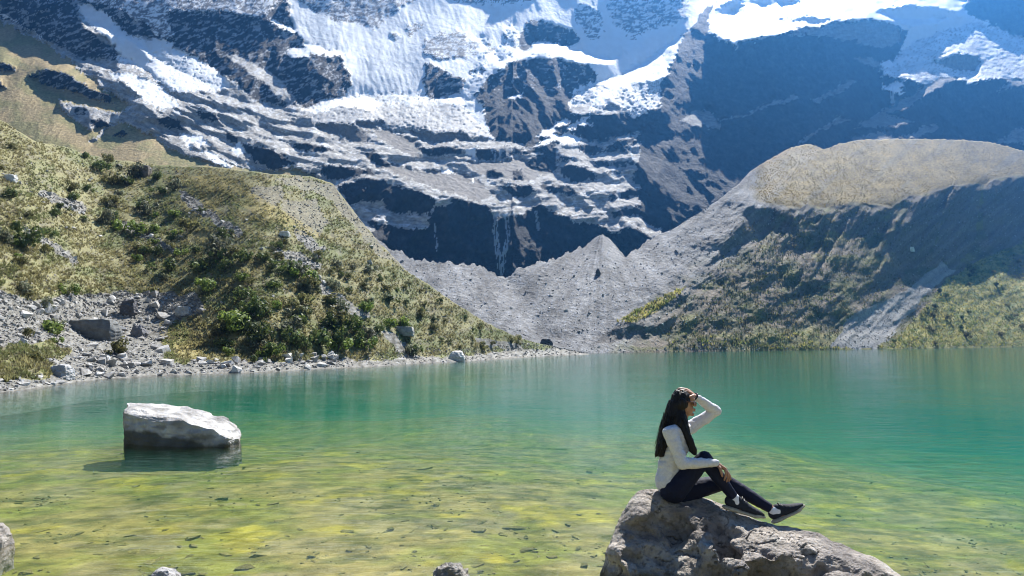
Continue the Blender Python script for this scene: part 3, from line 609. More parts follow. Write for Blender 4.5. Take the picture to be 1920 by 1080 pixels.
# mountain air
m = bpy.data.materials.new('haze'); m.use_nodes = True; n = m.node_tree.nodes; n.clear()
out = n.new('ShaderNodeOutputMaterial'); v = n.new('ShaderNodeVolumePrincipled')
v.inputs['Color'].default_value = (.09, .38, 1.0, 1); v.inputs['Density'].default_value = .00031; v.inputs['Anisotropy'].default_value = .74
m.node_tree.links.new(v.outputs[0], out.inputs['Volume'])
zt = float(C.P[..., 2].max()) + 12
bm = bmesh.new(); bmesh.ops.create_cube(bm, size=1)
for q in bm.verts:
    q.co = Vector((-900 if q.co.x < 0 else 1500, -60 if q.co.y < 0 else 1400, -9 if q.co.z < 0 else zt))
me = bpy.data.meshes.new('haze'); bm.to_mesh(me); bm.free(); me.materials.append(m)
hz = bpy.data.objects.new('haze', me); COL.objects.link(hz); tag(hz, kind='stuff')
# ------------------------------------------------------------------ stones, rubble, shrubs, grass on the banks
def hull_np(pts):
    bm = bmesh.new()
    for p in pts: bm.verts.new(p)
    r = bmesh.ops.convex_hull(bm, input=bm.verts)
    bmesh.ops.delete(bm, geom=[v for v in bm.verts if not v.link_faces], context='VERTS')
    bmesh.ops.triangulate(bm, faces=bm.faces); bm.normal_update(); bm.verts.index_update()
    co = np.array([v.co[:] for v in bm.verts]); f = np.array([[v.index for v in q.verts] for q in bm.faces]); bm.free()
    return co, f
def stone_pts(k, flat=.6):
    r = np.random.default_rng(500 + k); p = r.normal(size=(13, 3)); p /= np.linalg.norm(p, axis=1)[:, None]
    p = np.sign(p) * np.abs(p) ** .75
    return p * np.array([.56, .42 + .1 * r.random(), .36 * flat / .6]) * (0.85 + .3 * r.random((13, 1)))
HULLS = [hull_np(stone_pts(k, .45 + .3 * (k % 3) / 2)) for k in range(9)]
def rotz(a): c, s_ = math.cos(a), math.sin(a); return np.array([[c, -s_, 0], [s_, c, 0], [0, 0, 1]])
STONE_ME = []
for k, (co, f) in enumerate(HULLS):
    tint = rgb(.36, .35, .33) * (.8 + .05 * k)
    STONE_ME.append(mesh_np('stone', co, f, M['stone'], np.repeat(tint[None], len(co), 0), smooth=False, link=False))
def put_stone(name, px, py, size_px, sheet, label, group, k, flat=1.0, tilt=.35):
    p = sheet.at(px, py); s = size_px * p.y / F
    o = bpy.data.objects.new(name, STONE_ME[k % 9]); COL.objects.link(o)
    o.location = p + Vector((0, 0, s * .10)); o.scale = (s, s * (.8 + .4 * random.random()), s * flat * (.75 + .5 * random.random()))
    o.rotation_euler = (random.uniform(-tilt, tilt), random.uniform(-tilt, tilt), random.uniform(0, 6.28))
    tag(o, label, 'stone', group); return o
def pick(n, mask_fn, x0, x1, y0, y1, w=None):
    out = []
    while len(out) < n:
        px = RNG.uniform(x0, x1, 4000); py = RNG.uniform(y0, y1, 4000)
        m = mask_fn(px, py)
        out += list(zip(px[m], py[m]))
    return out[:n]
isrub = lambda px, py: masksA(px, py)[0] & (py < shoreA(px) - 2) & (py > topA(px) + 6)
isgrass = lambda px, py: ~masksA(px, py)[0] & ~(masksA(px, py)[1] & (RNG.random(px.shape) < 2)) & (py < shoreA(px) - 8) & (py > topA(px) + 2)
band = lambda px, py: (shoreA(px) - py < 26) & (shoreA(px) - py > 1)
zones = [(22, lambda x, y: isrub(x, y) & (y > 560) & (shoreA(x) - y > 8), -20, 390, 560, 705, 18, 34, 'larger grey block among the rubble behind the left shore', 'larger blocks of the rubble field'),
         (95, lambda x, y: band(x, y), -20, 640, 640, 745, 9, 24, 'pale angular stone on the strip of rubble at the water edge, left bank', 'shore stones along the left bank'),
         (75, lambda x, y: isrub(x, y) & ~band(x, y) & (y > 545), -20, 390, 545, 700, 8, 20, 'grey stone lying in the rubble field behind the left shore', 'stones of the rubble field'),
         (45, lambda x, y: isrub(x, y) & (y < 545), 0, 700, 350, 600, 8, 13, 'pale stone in a thin rubble streak running down the grassy hillside', 'stones of the hillside streaks'),
         (40, isgrass, 0, 1000, 300, 660, 7, 12, 'small pale stone lying alone in the grass of the hillside', 'scattered stones on the hillside')]
kk = 0
for n_, fn, x0, x1, y0, y1, s0, s1, lab, grp in zones:
    for px, py in pick(n_, fn, x0, x1, y0, y1):
        put_stone('stone', px, py, s0 + (s1 - s0) * random.random()**2.2, A, lab, grp, kk); kk += 1
def scatter_mesh(name, places, mat, tintf, hulls=HULLS):
    """one joined mass of small pieces: places = (point, size, yaw, squash)"""
    cs, fs, ts, off = [], [], [], 0
    for i, (p, s, a, q) in enumerate(places):
        co, f = hulls[i % len(hulls)]
        c = (co * np.array([s, s, s * q])) @ rotz(a).T + np.array(p); cs.append(c); fs.append(f + off); off += len(co)
        ts.append(np.repeat(tintf(i)[None], len(co), 0))
    o = mesh_np(name, np.concatenate(cs), np.concatenate(fs), mat, np.concatenate(ts), smooth=False)
    return tag(o, kind='stuff')
inA0 = lambda x, y: (y < shoreA(x) - 14) & (y > topA(x) + 4)
small = [hull_np(stone_pts(40 + k)[:8]) for k in range(7)]
pl = []
for n_, fn, x0, x1, y0, y1, s0, s1 in ((5200, isrub, -60, 640, 540, 760, 2.5, 9), (1500, isrub, 0, 1000, 300, 560, 2.5, 6.5), (1300, lambda x, y: band(x, y), 600, 1095, 640, 705, 2, 6), (3000, isgrass, -50, 1040, 230, 700, 2, 5), (700, lambda x, y: masksA(x, y)[1] & inA0(x, y), 460, 780, 325, 520, 2, 5)):
    for px, py in pick(n_, fn, x0, x1, y0, y1):
        p = A.at(px, py); s = (s0 + (s1 - s0) * random.random()**2) * p.y / F
        pl.append((p, s, random.uniform(0, 6.28), random.uniform(.6, 1.3)))
tr_ = np.random.default_rng(3).uniform(.55, 1.45, 12000)
scatter_mesh('rubble', pl, M['stone'], lambda i: rgb(.35, .34, .32) * tr_[i], small)
pl = []
jagged = lambda x, y: (y > topB(x) + 3) & (y < shoreB(x) - 2) & (y < lip(x) if False else True)
for n_, fn, x0, x1, y0, y1, s0, s1 in ((1500, lambda x, y: (y > topB(x) + 4) & (y < shoreB(x) - 2) & (x < 1330), 700, 1330, 440, 660, 1.8, 4.2), (500, lambda x, y: inpoly(x, y, FAN_B), 1550, 1800, 490, 655, 1.8, 4), (260, lambda x, y: (y > topB(x) + 14) & (y < shoreB(x) - 2) & (x < 1330), 720, 1330, 450, 660, 4, 9), (2600, lambda x, y: (y > lip(x) + 8) & (y < shoreB(x) - 2) & (x > 1250), 1250, 2000, 340, 655, 1.5, 4), (350, lambda x, y: (shoreB(x) - y < 9) & (shoreB(x) > y + 1), 1120, 2000, 630, 662, 2, 5)):
    for px, py in pick(n_, fn, x0, x1, y0, y1):
        p = B.at(px, py); s = (s0 + (s1 - s0) * random.random()**2) * p.y / F; pl.append((p, s, random.uniform(0, 6.28), random.uniform(.6, 1.2)))
scatter_mesh('scree_blocks', pl, M['stone'], lambda i: rgb(.27, .26, .25) * tr_[i], small)

def rock_from(name, pts, mat, tint, cuts=4, amp=.03, freq=2.0, label=None, cat='rock', seed=0, sharp=1.0, smooth=False):
    """a boulder: hull of its corner points, broken up by noise"""
    bm = bmesh.new()
    for p in pts: bm.verts.new(p)
    bmesh.ops.convex_hull(bm, input=bm.verts)
    bmesh.ops.delete(bm, geom=[v for v in bm.verts if not v.link_faces], context='VERTS')
    bmesh.ops.triangulate(bm, faces=bm.faces)
    for _ in range(cuts):
        bmesh.ops.subdivide_edges(bm, edges=[e for e in bm.edges], cuts=1, use_grid_fill=True)
        if _ < 2: bmesh.ops.smooth_vert(bm, verts=bm.verts, factor=.18 * sharp, use_axis_x=True, use_axis_y=True, use_axis_z=True)
    bmesh.ops.triangulate(bm, faces=bm.faces); bm.normal_update()
    sd = Vector((seed * 7.3, seed * 3.1, seed * 5.7))
    for v in bm.verts:
        q = v.co * freq + sd
        d = mnoise.fractal(q, 1.0, 2.0, 5) + .5 * (0.5 - abs(mnoise.noise(q * 1.7)) * 2)
        d += .35 * mnoise.fractal(Vector((q.x * 1.5, q.y * 1.5, q.z * 9)), .8, 2, 3)
        v.co += v.normal * amp * d
    cen = sum((v.co for v in bm.verts), Vector()) / len(bm.verts); cen.z = min(v.co.z for v in bm.verts)
    for v in bm.verts: v.co -= cen
    me = bpy.data.meshes.new(name); bm.to_mesh(me); bm.free(); me.materials.append(mat)
    me.polygons.foreach_set('use_smooth', np.full(len(me.polygons), smooth))
    at = me.color_attributes.new('albedo', 'FLOAT_COLOR', 'POINT')
    c4 = np.ones((len(me.vertices), 4), np.float32); c4[:, :3] = tint; at.data.foreach_set('color', c4.ravel())
    o = bpy.data.objects.new(name, me); o.location = cen; COL.objects.link(o)
    return tag(o, label, cat)
def land_rock(px0, px1, pyt, pyb, depth, tint, label, seed, sheet=A, amp=.11, taper=.85, lean=0, cat='boulder', py_foot=None):
    """boulder standing on the land, seen between px0..px1 and pyt..pyb"""
    p = sheet.at((px0 + px1) / 2, py_foot or (pyb - 2)); Y = p.y; k = Y / F
    w = (px1 - px0) * k; h = (pyb - pyt) * k; r = np.random.default_rng(seed); pts = []
    for z, tp in ((-.35 * h, 1.0), (.35 * h, 1.0), (h, taper)):
        for sx in (-1, -.35, .4, 1):
            for sy in (-1, 1):
                e = 1 - .25 * r.random()
                pts.append(p + Vector((sx * w / 2 * tp * (e if abs(sx) < 1 else 1) + lean * z, sy * depth / 2 * tp * e, z * (1 - .14 * r.random()) + .18 * h * sx * lean)))
    return rock_from('boulder', pts, M['stone'], tint, 3, amp * h, 2.2 / max(w, .2), label, cat, seed)
land_rock(122, 222, 600, 635, 1.8, (.15, .155, .15), 'big dark slab with a flat top lying in the rubble on the left bank', 1)
land_rock(229, 256, 562, 589, .9, (.13, .13, .14), 'dark upright block standing in the rubble above the big flat slab', 2, taper=.7)
land_rock(96, 134, 684, 708, .8, (.30, .30, .30), 'grey boulder at the left shore just above the waterline', 3, taper=.6)
land_rock(330, 358, 576, 590, .7, (.27, .28, .28), 'low grey rock at the upper right corner of the rubble field', 4)
land_rock(186, 206, 667, 682, .5, (.42, .41, .39), 'pale rock leaning in the rubble between shore and bushes', 5, taper=.6)
land_rock(245, 272, 610, 634, .7, (.17, .17, .18), 'dark slanting stone right of the big flat slab', 6, taper=.5)
land_rock(740, 776, 614, 628, 1.6, (.42, .41, .38), 'large whitish slab on the lower hillside among bushes', 7)
land_rock(842, 872, 660, 676, 1.6, (.42, .41, .38), 'whitish tilted slab close to the water below the hillside', 8, taper=.6)
land_rock(10, 30, 328, 341, .7, (.5, .49, .47), 'white stone high on the hillside near the picture edge', 9)
land_rock(250, 282, 312, 330, 1.0, (.16, .14, .12), 'dark brown outcrop near the crest of the grassy hillside', 10)
land_rock(525, 543, 436, 444, .8, (.48, .47, .44), 'white flat stone in the middle of the upper hillside', 11)
land_rock(1012, 1036, 637, 651, 1.8, (.075, .075, .08), 'dark boulder at the foot of the scree behind the grassy spur', 12, B, taper=.6)
land_rock(1117, 1126, 505, 517, .8, (.07, .07, .075), 'lone dark rock standing on the scree cone', 13, B, taper=.5)
land_rock(1702, 1714, 465, 472, 1.2, (.7, .7, .68), 'white stone on the dark face of the right moraine', 14, B)

# shrubs: leafy masses with a dark woody stem
def shrub_mesh(k, tint, nleaf=420):
    r = np.random.default_rng(900 + k); blobs = r.normal(size=(7, 3)) * np.array([.26, .26, .16]) + np.array([0, 0, .42]); rad = r.uniform(.16, .30, 7)
    b = r.integers(0, 7, nleaf); d = r.normal(size=(nleaf, 3)); d /= np.linalg.norm(d, axis=1)[:, None]
    c = blobs[b] + d * (rad[b] * r.uniform(.55, 1.08, nleaf))[:, None]; c[:, 2] = np.maximum(c[:, 2], .02)
    u = np.cross(d, r.normal(size=(nleaf, 3))); u /= np.linalg.norm(u, axis=1)[:, None]; v = np.cross(d, u) + .5 * d
    s = r.uniform(.03, .075, nleaf)[:, None]
    co = np.stack([c - u * s, c + u * s * .3 - v * s, c + u * s, c + v * s * 1.2], 1).reshape(-1, 3)
    f = np.arange(nleaf * 4).reshape(-1, 4)
    t = np.repeat((np.array(tint) * r.uniform(.6, 1.5, (nleaf, 1))), 4, 0)
    return mesh_np('foliage', co, f, M['leaf'], t, smooth=False, link=False)
def stem_mesh(k):
    r = np.random.default_rng(300 + k); cs, fs = [], []
    for i in range(4):
        a = r.uniform(0, 6.28); tip = np.array([math.cos(a) * .25, math.sin(a) * .25, .5]); base = np.array([0, 0, -.08]); off = len(cs) * 8
        for z, rr in ((0, .028), (1, .008)):
            pass
        q = []
        for (p, rr) in ((base, .03), (tip, .008)):
            for j in range(4): q.append(p + np.array([math.cos(j * 1.571) * rr, math.sin(j * 1.571) * rr, 0]))
        cs.append(np.array(q)); fs.append(np.array([[j, (j + 1) % 4, 4 + (j + 1) % 4, 4 + j] for j in range(4)]) + off)
    return mesh_np('stem', np.concatenate(cs), np.concatenate(fs), M['bark'], smooth=False, link=False)
DKG, OLV, GRY, BRT = (.10, .13, .04), (.17, .165, .065), (.16, .17, .105), (.14, .19, .04)
KINDS = [('dark green', [shrub_mesh(i, DKG) for i in range(3)]), ('olive', [shrub_mesh(10 + i, OLV) for i in range(3)]), ('grey green', [shrub_mesh(20 + i, GRY, 330) for i in range(2)]), ('bright green', [shrub_mesh(30 + i, BRT) for i in range(2)])]
STEMS = [stem_mesh(i) for i in range(3)]
def put_shrub(sheet, px, py, wpx, kind, label, group, stem=True, hr=1.0):
    p = sheet.at(px, py); s = wpx * p.y / F * .95
    o = bpy.data.objects.new('shrub', None); COL.objects.link(o); o.location = p - Vector((0, 0, .06 * s)); o.rotation_euler = (0, 0, random.uniform(0, 6.28)); o.scale = (s, s, s * hr)
    f = bpy.data.objects.new('foliage', random.choice(KINDS[kind][1])); COL.objects.link(f); f.parent = o
    if stem:
        t = bpy.data.objects.new('stem', random.choice(STEMS)); COL.objects.link(t); t.parent = o
    return tag(o, label, 'shrub', group)
inA = lambda x, y: (y < shoreA(x) - 14) & (y > topA(x) + 4)
def zone(pts): return lambda x, y: inpoly(x, y, pts) & inA(x, y)
ZN = [(62, zone([(385, 560), (560, 520), (700, 590), (840, 670), (640, 690), (420, 690)]), 22, 46, 'the bushy lower hillside above the shore', (0, 0, 1, 2, 3)),
      (52, zone([(130, 300), (300, 330), (500, 470), (560, 520), (400, 560), (250, 520)]), 16, 38, 'the middle of the grassy hillside', (0, 1, 2, 3, 0)),
      (34, zone([(480, 460), (640, 470), (760, 560), (700, 590), (560, 520)]), 12, 26, 'the right shoulder of the hillside', (0, 1, 2)),
      (48, zone([(720, 500), (860, 580), (1050, 655), (900, 670), (780, 640)]), 7, 17, 'the low end of the spur running to the water', (0, 1, 1)),
      (16, zone([(-20, 430), (120, 440), (130, 680), (-20, 690)]), 18, 40, 'the rubble and turf at the left edge', (0, 1, 2, 3)),
      (22, zone([(-20, 240), (120, 270), (300, 310), (200, 420), (-20, 420)]), 14, 30, 'the upper left slope below the crest', (0, 1, 1, 2))]
for n_, fn, s0, s1, where, kinds in ZN:
    for px, py in pick(n_, fn, -20, 1080, 230, 700):
        k = random.choice(kinds); nm = KINDS[k][0]; w = s0 + (s1 - s0) * random.random()**1.6
        put_shrub(A, px, py, w, k, '%s shrub growing on %s' % (nm, where), '%s shrubs on %s' % (nm, where), w > 15, random.uniform(.8, 1.25))
LM = [(447, 618, 58, 3, 'big bright green bush right of the rubble field'), (480, 640, 46, 0, 'rounded dark green bush below the big bright bush'), (318, 508, 42, 0, 'dark bush alone in the middle of the grassy slope'), (105, 628, 46, 3, 'green bush beside the big flat slab on the left bank'), (225, 666, 44, 1, 'olive bush behind the pale shore stones'), (600, 650, 56, 0, 'wide dark bush close above the stony shore'), (48, 462, 56, 0, 'broad dark bush at the left edge of the slope'), (545, 512, 44, 0, 'tall dark bush left of the pale rubble streak'), (275, 440, 40, 3, 'green bush above a rubble patch on the slope'), (410, 480, 60, 2, 'wide grey green thicket in the middle of the slope')]
for px, py, w, k, lab in LM: put_shrub(A, px, py, w, k, lab, None)
for px, py in pick(44, lambda x, y: inpoly(x, y, VEG_B) & (y < shoreB(x) - 4), 1650, 2000, 455, 655):
    put_shrub(B, px, py, random.uniform(7, 17), random.choice((0, 1)), 'small dark bush on the green right bank across the lake', 'bushes on the far right bank', False)

# tussock grass: blades in clumps, one mass
def tussocks(name, sheet, places, colf, h0, h1, blades=7):
    n_ = len(places); r = np.random.default_rng(77)
    P = np.array([sheet.at(px, py)[:] for px, py in places]); PXY = np.array(places)
    s = r.uniform(h0, h1, n_)
    a = r.uniform(0, 2 * math.pi, (n_, blades)); lean = r.uniform(.25, 1.0, (n_, blades)); hh = s[:, None] * r.uniform(.6, 1.1, (n_, blades)); wd = s[:, None] * .17
    dx, dy = np.cos(a), np.sin(a)
    base = P[:, None, :] + np.stack([dx * s[:, None] * .2, dy * s[:, None] * .2, -0.05 * s[:, None] + 0 * a], -1)
    side = np.stack([-dy * wd, dx * wd, 0 * a], -1)
    tip = base + np.stack([dx * lean * hh * .8, dy * lean * hh * .8, hh], -1)
    co = np.stack([base - side, base + side, tip], 2).reshape(-1, 3); f = np.arange(len(co)).reshape(-1, 3)
    c = colf(PXY[:, 0], PXY[:, 1]) * r.uniform(.65, 1.35, (n_, 1)); c = np.repeat(c, blades * 3, 0)
    return tag(mesh_np(name, co, f, M['grass'], np.clip(c, .01, .8), smooth=False), kind='stuff')
def grasscol(px, py):
    w = sstep(-.15, .3, fbm(px / 90 + 3, py / 45, 5, 41))
    c = mix(rgb(.245, .225, .105), rgb(.155, .172, .07), w)
    return mix(c, rgb(.17, .155, .10), (RNG.random(px.shape) < .22) * 1.0)
tussocks('grass', A, pick(40000, lambda x, y: isgrass(x, y) & (fbm(x / 30, y / 16, 4, 48) > RNG.uniform(-.55, .15, x.shape)), -120, 1085, 228, 735), grasscol, .07, .23)
tussocks('ground_cover', B, pick(7500, lambda x, y: (inpoly(x, y, VEG_B) | inpoly(x, y, BAND_B) | ((shoreB(x) - y < 34 * RNG.random(x.shape)) & (fbm(x / 45, y / 14, 4, 53) > RNG.uniform(-.1, .3, x.shape)) & (x > 1230 + 260 * RNG.random(x.shape)) & ~inpoly(x, y, FAN_B))) & (y < shoreB(x) - 1.5), 1150, 2040, 440, 660), lambda px, py: mix(rgb(.34, .31, .09), rgb(.15, .18, .045), sstep(-.15, .2, fbm(px / 14, py / 7, 4, 78))), .25, .7, 5)

tussocks('meadow_grass', B, pick(15000, lambda x, y: (y < lipn(x) - 1) & (y > topB(x) + 1) & (x > 1404 + 30 * RNG.random(x.shape)) & (fbm((x - y) / 20, (x + y) / 60, 4, 49) > RNG.uniform(-.7, .3, x.shape)), 1405, 2040, 255, 400), lambda px, py: mix(rgb(.24, .185, .065), rgb(.17, .15, .07), sstep(-.1, .3, fbm(px / 30, py / 12, 4, 50))), .12, .38, 5)
onface = lambda x, y: (y > lip(x) + 6) & (y < shoreB(x) - 3) & (x + (y - 480) * .8 > 1330 + 120 * RNG.random(x.shape)) & ~inpoly(x, y, FAN_B)
tussocks('face_cover', B, pick(11000, lambda x, y: onface(x, y) & (fbm(x / 40, y / 20, 4, 51) > RNG.uniform(-.5, .3, x.shape)), 1250, 2040, 330, 660), lambda px, py: mix(rgb(.15, .135, .07), rgb(.085, .105, .035), sstep(-.15, .2, fbm(px / 24, py / 12, 4, 52))), .18, .6, 5)
# ------------------------------------------------------------------ rocks in the near water
M['rock'] = surf_mat('weathered_rock', rough=.85, spec=.25, nscale=7, namp=.5, bscale=16, bdist=.05, detail=10)
M['pale_rock'] = surf_mat('bleached_rock', rough=.85, spec=.2, nscale=2.5, namp=.3, bscale=9, bdist=.03, detail=10)
crest = scurve([(1118, 1105), (1130, 1062), (1140, 1022), (1152, 992), (1165, 968), (1178, 938), (1195, 919), (1215, 914), (1234, 916), (1246, 922), (1262, 924), (1300, 925), (1330, 932), (1358, 946), (1385, 957), (1420, 969), (1455, 979), (1500, 991), (1530, 996), (1565, 1006), (1600, 1020), (1640, 1040), (1672, 1058), (1692, 1078), (1705, 1110)], 4)
crestY = scurve([(1118, 5.8), (1180, 6.1), (1250, 6.2), (1330, 6.2), (1450, 6.05), (1600, 5.8), (1705, 5.55)], 20)
cx = np.arange(1116, 1708, 2.0); ns = 140
r_ = np.concatenate([np.linspace(-.55, 0, 40)[:-1], np.linspace(0, 2.0, ns - 39)])
PXr, Rr = np.meshgrid(cx, r_)
u_, t_ = ray(PXr, crest(PXr)); Yc = crestY(PXr); zc = H + t_ * Yc
knee = .22 + .10 * pn(PXr / 60, PXr * 0, 301) + .25 * sstep(1330, 1420, PXr) * sstep(1600, 1450, PXr)
drop = np.where(Rr < 0, 1.9 * Rr**2 / .35 + .9 * -Rr, np.where(Rr < knee, .25 * Rr + .2 * Rr**2, .25 * knee + .2 * knee**2 + (1.5 + .3 * pn(PXr / 40, Rr * 3, 302)) * (Rr - knee)))
Xr = u_ * Yc; Yr = Yc - Rr; Zr = np.maximum(zc - drop, -.55)
top_ = np.stack([Xr, Yr, Zr], -1); nn, mm = PXr.shape
bot_ = top_.copy(); bot_[..., 2] = -.75
idx = np.arange(nn * mm).reshape(nn, mm); q4 = np.stack([idx[:-1, :-1], idx[:-1, 1:], idx[1:, 1:], idx[1:, :-1]], -1).reshape(-1, 4)
rim = np.concatenate([idx[0, :-1], idx[:-1, -1], idx[-1, :0:-1], idx[:0:-1, 0]]); rn = np.roll(rim, -1); N_ = nn * mm
q_all = np.concatenate([q4[:, ::-1], q4 + N_, np.stack([rim, rn, rn + N_, rim + N_], -1)])
vs_, ts_ = [top_.reshape(-1, 3), bot_.reshape(-1, 3)], [q_all[:, [0, 1, 2]], q_all[:, [0, 2, 3]]]; nv_ = 2 * N_
LOBES = [[(1162, 976, 6.0), (1212, 962, 6.0), (1146, 1004, 5.9), (1140, 1032, 5.75), (1150, 1052, 5.62), (1196, 1052, 5.5), (1216, 1015, 5.62)],           # left shoulder
         [(1178, 940, 6.15), (1200, 921, 6.2), (1232, 921, 6.2), (1192, 965, 5.95), (1228, 962, 5.95)],
         [(1292, 966, 5.95), (1318, 962, 5.95), (1296, 1000, 5.7), (1350, 1004, 5.7), (1302, 1040, 5.5), (1326, 1030, 5.5)],                                # rib in the middle
         [(1372, 996, 5.95), (1400, 984, 6.05), (1450, 984, 6.05), (1530, 1002, 5.95), (1362, 1032, 5.6), (1400, 1046, 5.42), (1470, 1040, 5.42), (1512, 1048, 5.45), (1545, 1020, 5.7)],   # big lit slab
         [(1350, 1046, 5.5), (1364, 1036, 5.52), (1400, 1058, 5.3), (1380, 1066, 5.28), (1392, 1050, 5.4)],
         [(1525, 1000, 5.98), (1570, 1010, 5.9), (1640, 1042, 5.75), (1684, 1070, 5.65), (1500, 1044, 5.5), (1560, 1044, 5.48), (1620, 1066, 5.42), (1668, 1082, 5.42)],
         [(1535, 1068, 5.3), (1580, 1062, 5.35), (1620, 1074, 5.3), (1560, 1084, 5.15), (1605, 1088, 5.15)]]
for lb in LOBES:                                         # slabs and shoulders standing out of the main mass
    pp = [W(*q) for q in lb]; cen = sum(pp, Vector()) / len(pp)
    base = [Vector((cen.x + (p.x - cen.x) * .75, cen.y + (p.y - cen.y) * .7 + .12, -.5)) for p in pp]
    c_, f_ = hull_np([tuple(p) for p in pp + base]); vs_.append(c_); ts_.append(f_ + nv_); nv_ += len(c_)
shell = mesh_np('boulder', np.concatenate(vs_), np.concatenate(ts_), link=False)
WORK = bpy.data.scenes.new('workbench')                  # closed skins are grown here, then moved over
def revox(me, vox, smooth=0):
    o = bpy.data.objects.new('grow', me); WORK.collection.objects.link(o)
    md = o.modifiers.new('remesh', 'REMESH'); md.mode = 'VOXEL'; md.voxel_size = vox
    if smooth: ms = o.modifiers.new('smooth', 'SMOOTH'); ms.iterations = smooth; ms.factor = .5
    WORK.view_layers[0].update(); r = bpy.data.meshes.new_from_object(o.evaluated_get(WORK.view_layers[0].depsgraph)); bpy.data.objects.remove(o); return r
def getco(me):
    c = np.empty(len(me.vertices) * 3, np.float32); me.vertices.foreach_get('co', c); n = np.empty(len(me.vertices) * 3, np.float32); me.vertex_normals.foreach_get('vector', n)
    return c.reshape(-1, 3).astype(float), n.reshape(-1, 3).astype(float)
def setco(me, c): me.vertices.foreach_set('co', np.ascontiguousarray(c, np.float32).ravel()); me.update()
def n3(c, sc, seed=0): return np.array([mnoise.noise(Vector(p)) for p in (c * np.array(sc) + seed)])
def f3(c, sc, o=5, seed=0): return np.array([mnoise.fractal(Vector(p), .9, 2, o) for p in (c * np.array(sc) + seed)])
def loosen(c):                                           # 0 along the skyline, which stays where the photograph has it
    px = 960 + F * c[:, 0] / c[:, 1] * .985; r = crestY(px) - c[:, 1]
    return 1 - .8 * sstep(.42, .06, np.abs(r)) * (c[:, 2] > H + ray(px, crest(px))[1] * crestY(px) - .12)
def chisel(c, n, count, rmin, rmax, seed, tilt=.4, w0=None):
    rg = np.random.default_rng(seed); cand = np.where(c[:, 2] > -.15)[0]
    for k in range(count):
        i = cand[rg.integers(len(cand))]; nv = n[i] + rg.normal(size=3) * tilt + np.array([.05, .0, .2]); nv /= np.linalg.norm(nv); R = rg.uniform(rmin, rmax)
        d = np.linalg.norm(c - c[i], axis=1); m = d < R
        sd = np.maximum((c[m] - c[i]) @ nv + rg.uniform(0, .1 * R), 0) * (1 - sstep(.8 * R, R, d[m])) * (1 if w0 is None else w0[m])
        c[m] -= nv * sd[:, None]
    return c
me = revox(shell, .016); bpy.data.meshes.remove(shell)
c, n = getco(me); lo = loosen(c)
wv = c + .2 * np.stack([n3(c, (1.4, 1.4, 1.4), 3.1 * k) for k in (1, 2, 3)], -1)
big = .5 - np.abs(n3(wv + np.stack([wv[:, 1] * .5, 0 * wv[:, 0], 0 * wv[:, 0]], -1), (1.5, 1.5, 1.6), 3.3)) * 2.2
mid = .5 - np.abs(n3(wv, (3.3, 3.4, 4.2), 9.1)) * 2.2
c = c + n * ((.035 * big + .03 * mid) * lo)[:, None]
setco(me, c); c, n = getco(me); c = chisel(c, n, 50, .12, .30, 42, .35, loosen(c)); setco(me, c)
m2 = revox(me, .011); bpy.data.meshes.remove(me); me = m2
c, n = getco(me); c = chisel(c, n, 150, .05, .16, 43, .3, loosen(c)); setco(me, c)
m2 = revox(me, .0095, 2); bpy.data.meshes.remove(me); me = m2; c, n = getco(me)
lo = loosen(c); fine = f3(c, (9, 9, 13), 6); cr = np.abs(n3(c + .06 * np.stack([fine, fine, fine], -1), (4.5, 4.5, 7), 21.7)); crack = sstep(.05, .0, cr) * (n3(c, (1.6, 1.6, 1.6), 5.5) > -.1)
c = c + n * (.019 * fine * (.3 + .7 * lo) - .018 * crack * lo)[:, None]; setco(me, c)
shade = f3(c, (2.6, 2.6, 3.4), 5, 5.0); speck = f3(c, (30, 30, 30), 3, 8.0)
tint = mix(rgb(.42, .375, .325), rgb(.25, .225, .205), sstep(-.2, .45, shade)); tint = mix(tint, rgb(.50, .48, .43), sstep(.2, .6, -shade) * .7)
tint = mix(tint, rgb(.10, .095, .085), np.clip(sstep(.25, .6, speck) * .6 + crack * .7, 0, 1))
wet = sstep(.11, .03, c[:, 2] + .04 * shade); tint = mix(tint, rgb(.075, .075, .05), wet * .88)
at = me.color_attributes.new('albedo', 'FLOAT_COLOR', 'POINT'); c4 = np.ones((len(c), 4), np.float32); c4[:, :3] = np.clip(tint, .02, .8); at.data.foreach_set('color', c4.ravel())
me.name = 'boulder'; me.materials.clear(); me.materials.append(M['rock']); me.polygons.foreach_set('use_smooth', np.zeros(len(me.polygons), bool))
seat = bpy.data.objects.new('boulder', me); COL.objects.link(seat)
tag(seat, 'big brown boulder in the shallows that the woman sits on', 'boulder')
pts = [W(240, 752, 14.2), W(300, 757, 14.4), W(345, 763, 14.5), W(390, 771, 14.4), W(424, 782, 14.2), W(445, 798, 13.9), W(456, 813, 13.6), W(452, 823, 13.35),
       W(233, 773, 13.4), W(236, 758, 13.8), W(285, 787, 13.15), W(345, 791, 13.05), W(400, 806, 12.95), W(428, 822, 12.95)]
for px, Y in ((232, 13.2), (285, 12.95), (345, 12.85), (400, 12.8), (445, 13.2), (455, 13.7), (430, 14.6), (345, 14.9), (240, 14.5)):
    u, t = ray(px, 826); pts.append(Vector((float(u) * Y, Y, -.45)))
wr = rock_from('boulder', pts, M['pale_rock'], (.37, .36, .345), 5, .05, 1.9, 'pale boulder standing alone in the lake, its near side in shade', 'boulder', 21, .5)
